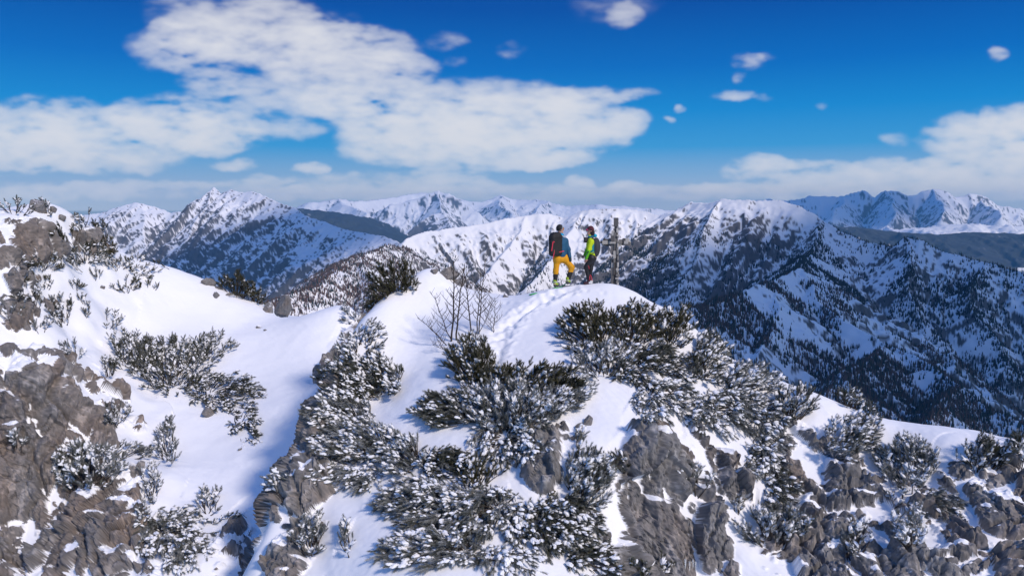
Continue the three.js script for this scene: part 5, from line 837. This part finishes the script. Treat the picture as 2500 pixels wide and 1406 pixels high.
  part('neck_warmer', sdfMesh((x, y, z) => { const dx = x - J(1443, 0, 0)[0], dy = y - J(0, 580, 0)[1], q = Math.hypot(dx, z) - .078; return Math.hypot(q, dy - dx * .25) - .034; }, [-.3, 1.1, -.3], [.35, 1.6, .3], .011), colour(.0, .13, .24), t);
  part('hood', sdfMesh(ball(J(1452, 577.5, .03), .058, .055, .08), [-.1, 1.2, -.2], [.35, 1.6, .25], .010), colour(.0, .36, .52), jac);
  const pk = part('backpack', sdfMesh(folds(blend(.03, ball(J(1455, 606, 0), .125, .275, .15), slab(J(1452, 606, 0), [.07, .24, .13], .05, 0)), .006, 10), [-.2, .6, -.3], [.45, 1.5, .3], .013), darkGrey, t);
  part('shoulder_strap', strap([J(1449, 588, .16), J(1444, 584, .19), J(1438, 588, .185), J(1436, 597, .16)], .014), black, pk); part('hip_belt', strap([J(1449, 620, .16), J(1442, 618, .20), J(1436, 617, .17), J(1432, 617, .08)], .012), mat(.0, .10, .16, .7), pk); part('chest_pouch', sdfMesh(slab(J(1429, 588, .02), [.05, .075, .06], .02, .2), [-.3, 1.0, -.2], [.1, 1.5, .2], .010), mat(.03, .025, .03, .7), pk);
  const pole = thing('ski_pole', 'short dark folded ski pole held beside the lime green jacket', 'ski pole'); pole.position.set(t.position.x, t.position.y, t.position.z); const jp = J; part('shaft', strap([jp(1432.5, 618, .25), jp(1428, 626, .27), jp(1424, 632, .28)], .009), mat(.02, .06, .09, .4), pole); part('grip', strap([jp(1434, 616, .245), jp(1432.5, 618, .25), jp(1431.5, 620, .252)], .017, 4), black, pole);
}
{ // ------------------------------------------------ summit cross of stacked timber offcuts
  const b = at(1501.5, 706, 23.0), t = thing('summit_cross', 'weathered grey summit cross built of staggered timber blocks', 'cross'); t.position.set(b.x, at(1501.5, 708, 23).y, b.z); t.rotation.y = -.3;
  const PXC = 23 / F, r = rng(22), H = (708 - 532) * PXC, box = new THREE.BoxGeometry(1, 1, 1);
  const grain = (r0, g0, b0) => { const g = box.clone(), c = new Float32Array(g.attributes.position.count * 3); for (let i = 0; i < c.length; i += 3) { c[i] = r0; c[i + 1] = g0; c[i + 2] = b0; } return mat(r0, g0, b0, .9); };
  const tones = [grain(.13, .125, .12), grain(.17, .16, .15), grain(.09, .086, .083), grain(.22, .21, .195), grain(.50, .475, .43), grain(.075, .07, .068)];
  const bevel = (w, h, d) => { const s = new THREE.Shape(), e = .006; s.moveTo(-w / 2 + e, -h / 2); s.lineTo(w / 2 - e, -h / 2); s.lineTo(w / 2, -h / 2 + e); s.lineTo(w / 2, h / 2 - e); s.lineTo(w / 2 - e, h / 2); s.lineTo(-w / 2 + e, h / 2); s.lineTo(-w / 2, h / 2 - e); s.lineTo(-w / 2, -h / 2 + e); const g = new THREE.ExtrudeGeometry(s, { depth: d - .008, bevelEnabled: true, bevelSize: .003, bevelThickness: .004, bevelSegments: 1 }); g.translate(0, 0, -(d - .008) / 2); return g; };
  const block = (x, y, z, w, h, d, k) => { const m = part('timber_block', bevel(w, h, d), tones[k], t); m.position.set(x, y, z); m.rotation.y = (r() - .5) * .03; return m; };
  // the post: a dark core and four columns of uneven pieces round it
  block(0, H * .47 - .35, 0, .065, H * .94 + .7, .065, 2); block(-.01, -.28, .01, .16, .6, .14, 1); block(.012, H - .12, .004, .118, .25, .112, 0);
  for (const [cx, cz, w, d] of [[-.058, .028, .07, .08], [.05, .036, .045, .06], [-.016, -.046, .085, .045], [.05, -.025, .042, .06], [-.006, .058, .055, .04]]) {
    let y = .0; const topY = H * (cx > .05 ? .86 : cx < -.05 ? .80 : .74);
    while (y < topY) { const h = .09 + .2 * r(), k = r() < .16 ? 4 : Math.floor(r() * 4), s = .75 + .5 * r(), wide = 1 + .35 * (1 - y / H); if (r() < .88) block(cx * wide * (.9 + .25 * r()), y + h / 2, cz * wide * (.9 + .25 * r()), w * s, h - .006, d * s, k); y += h; }
  }
  // small pale end blocks sticking out
  for (let k = 0; k < 11; k++) { const y = .1 + H * .84 * (k + .9 * r()) / 11, up = r() < .45; block(.05 + .05 * r(), y, .06 + .03 * r(), up ? .035 : .05 + .05 * r(), up ? .10 + .1 * r() : .03 + .03 * r(), .07, r() < .65 ? 4 : 3); }
  // arms
  const ay = (708 - 591) * PXC;
  for (const [sg, len] of [[-1, .40], [1, .42]]) for (let k = 0; k < 11; k++) { const x = sg * (.09 + (len - .09) * (k + .5) / 11), h = .055 + .05 * r(), y = ay + (k % 3 - 1) * .06 + (r() - .5) * .03; block(x, y, (r() - .5) * .07, .05 + .10 * r(), h, .06 + .05 * r(), r() < .4 ? 4 : 3 - Math.floor(r() * 3)); }
  block(-.23, ay + .005, .004, .34, .04, .045, 2); block(.24, ay - .004, -.004, .36, .04, .045, 1); block(-.06, ay - .012, .075, .16, .05, .08, 4); block(-.07, ay + .10, .06, .10, .15, .09, 0);
}
console.log('people');

renderer.render(scene, camera);
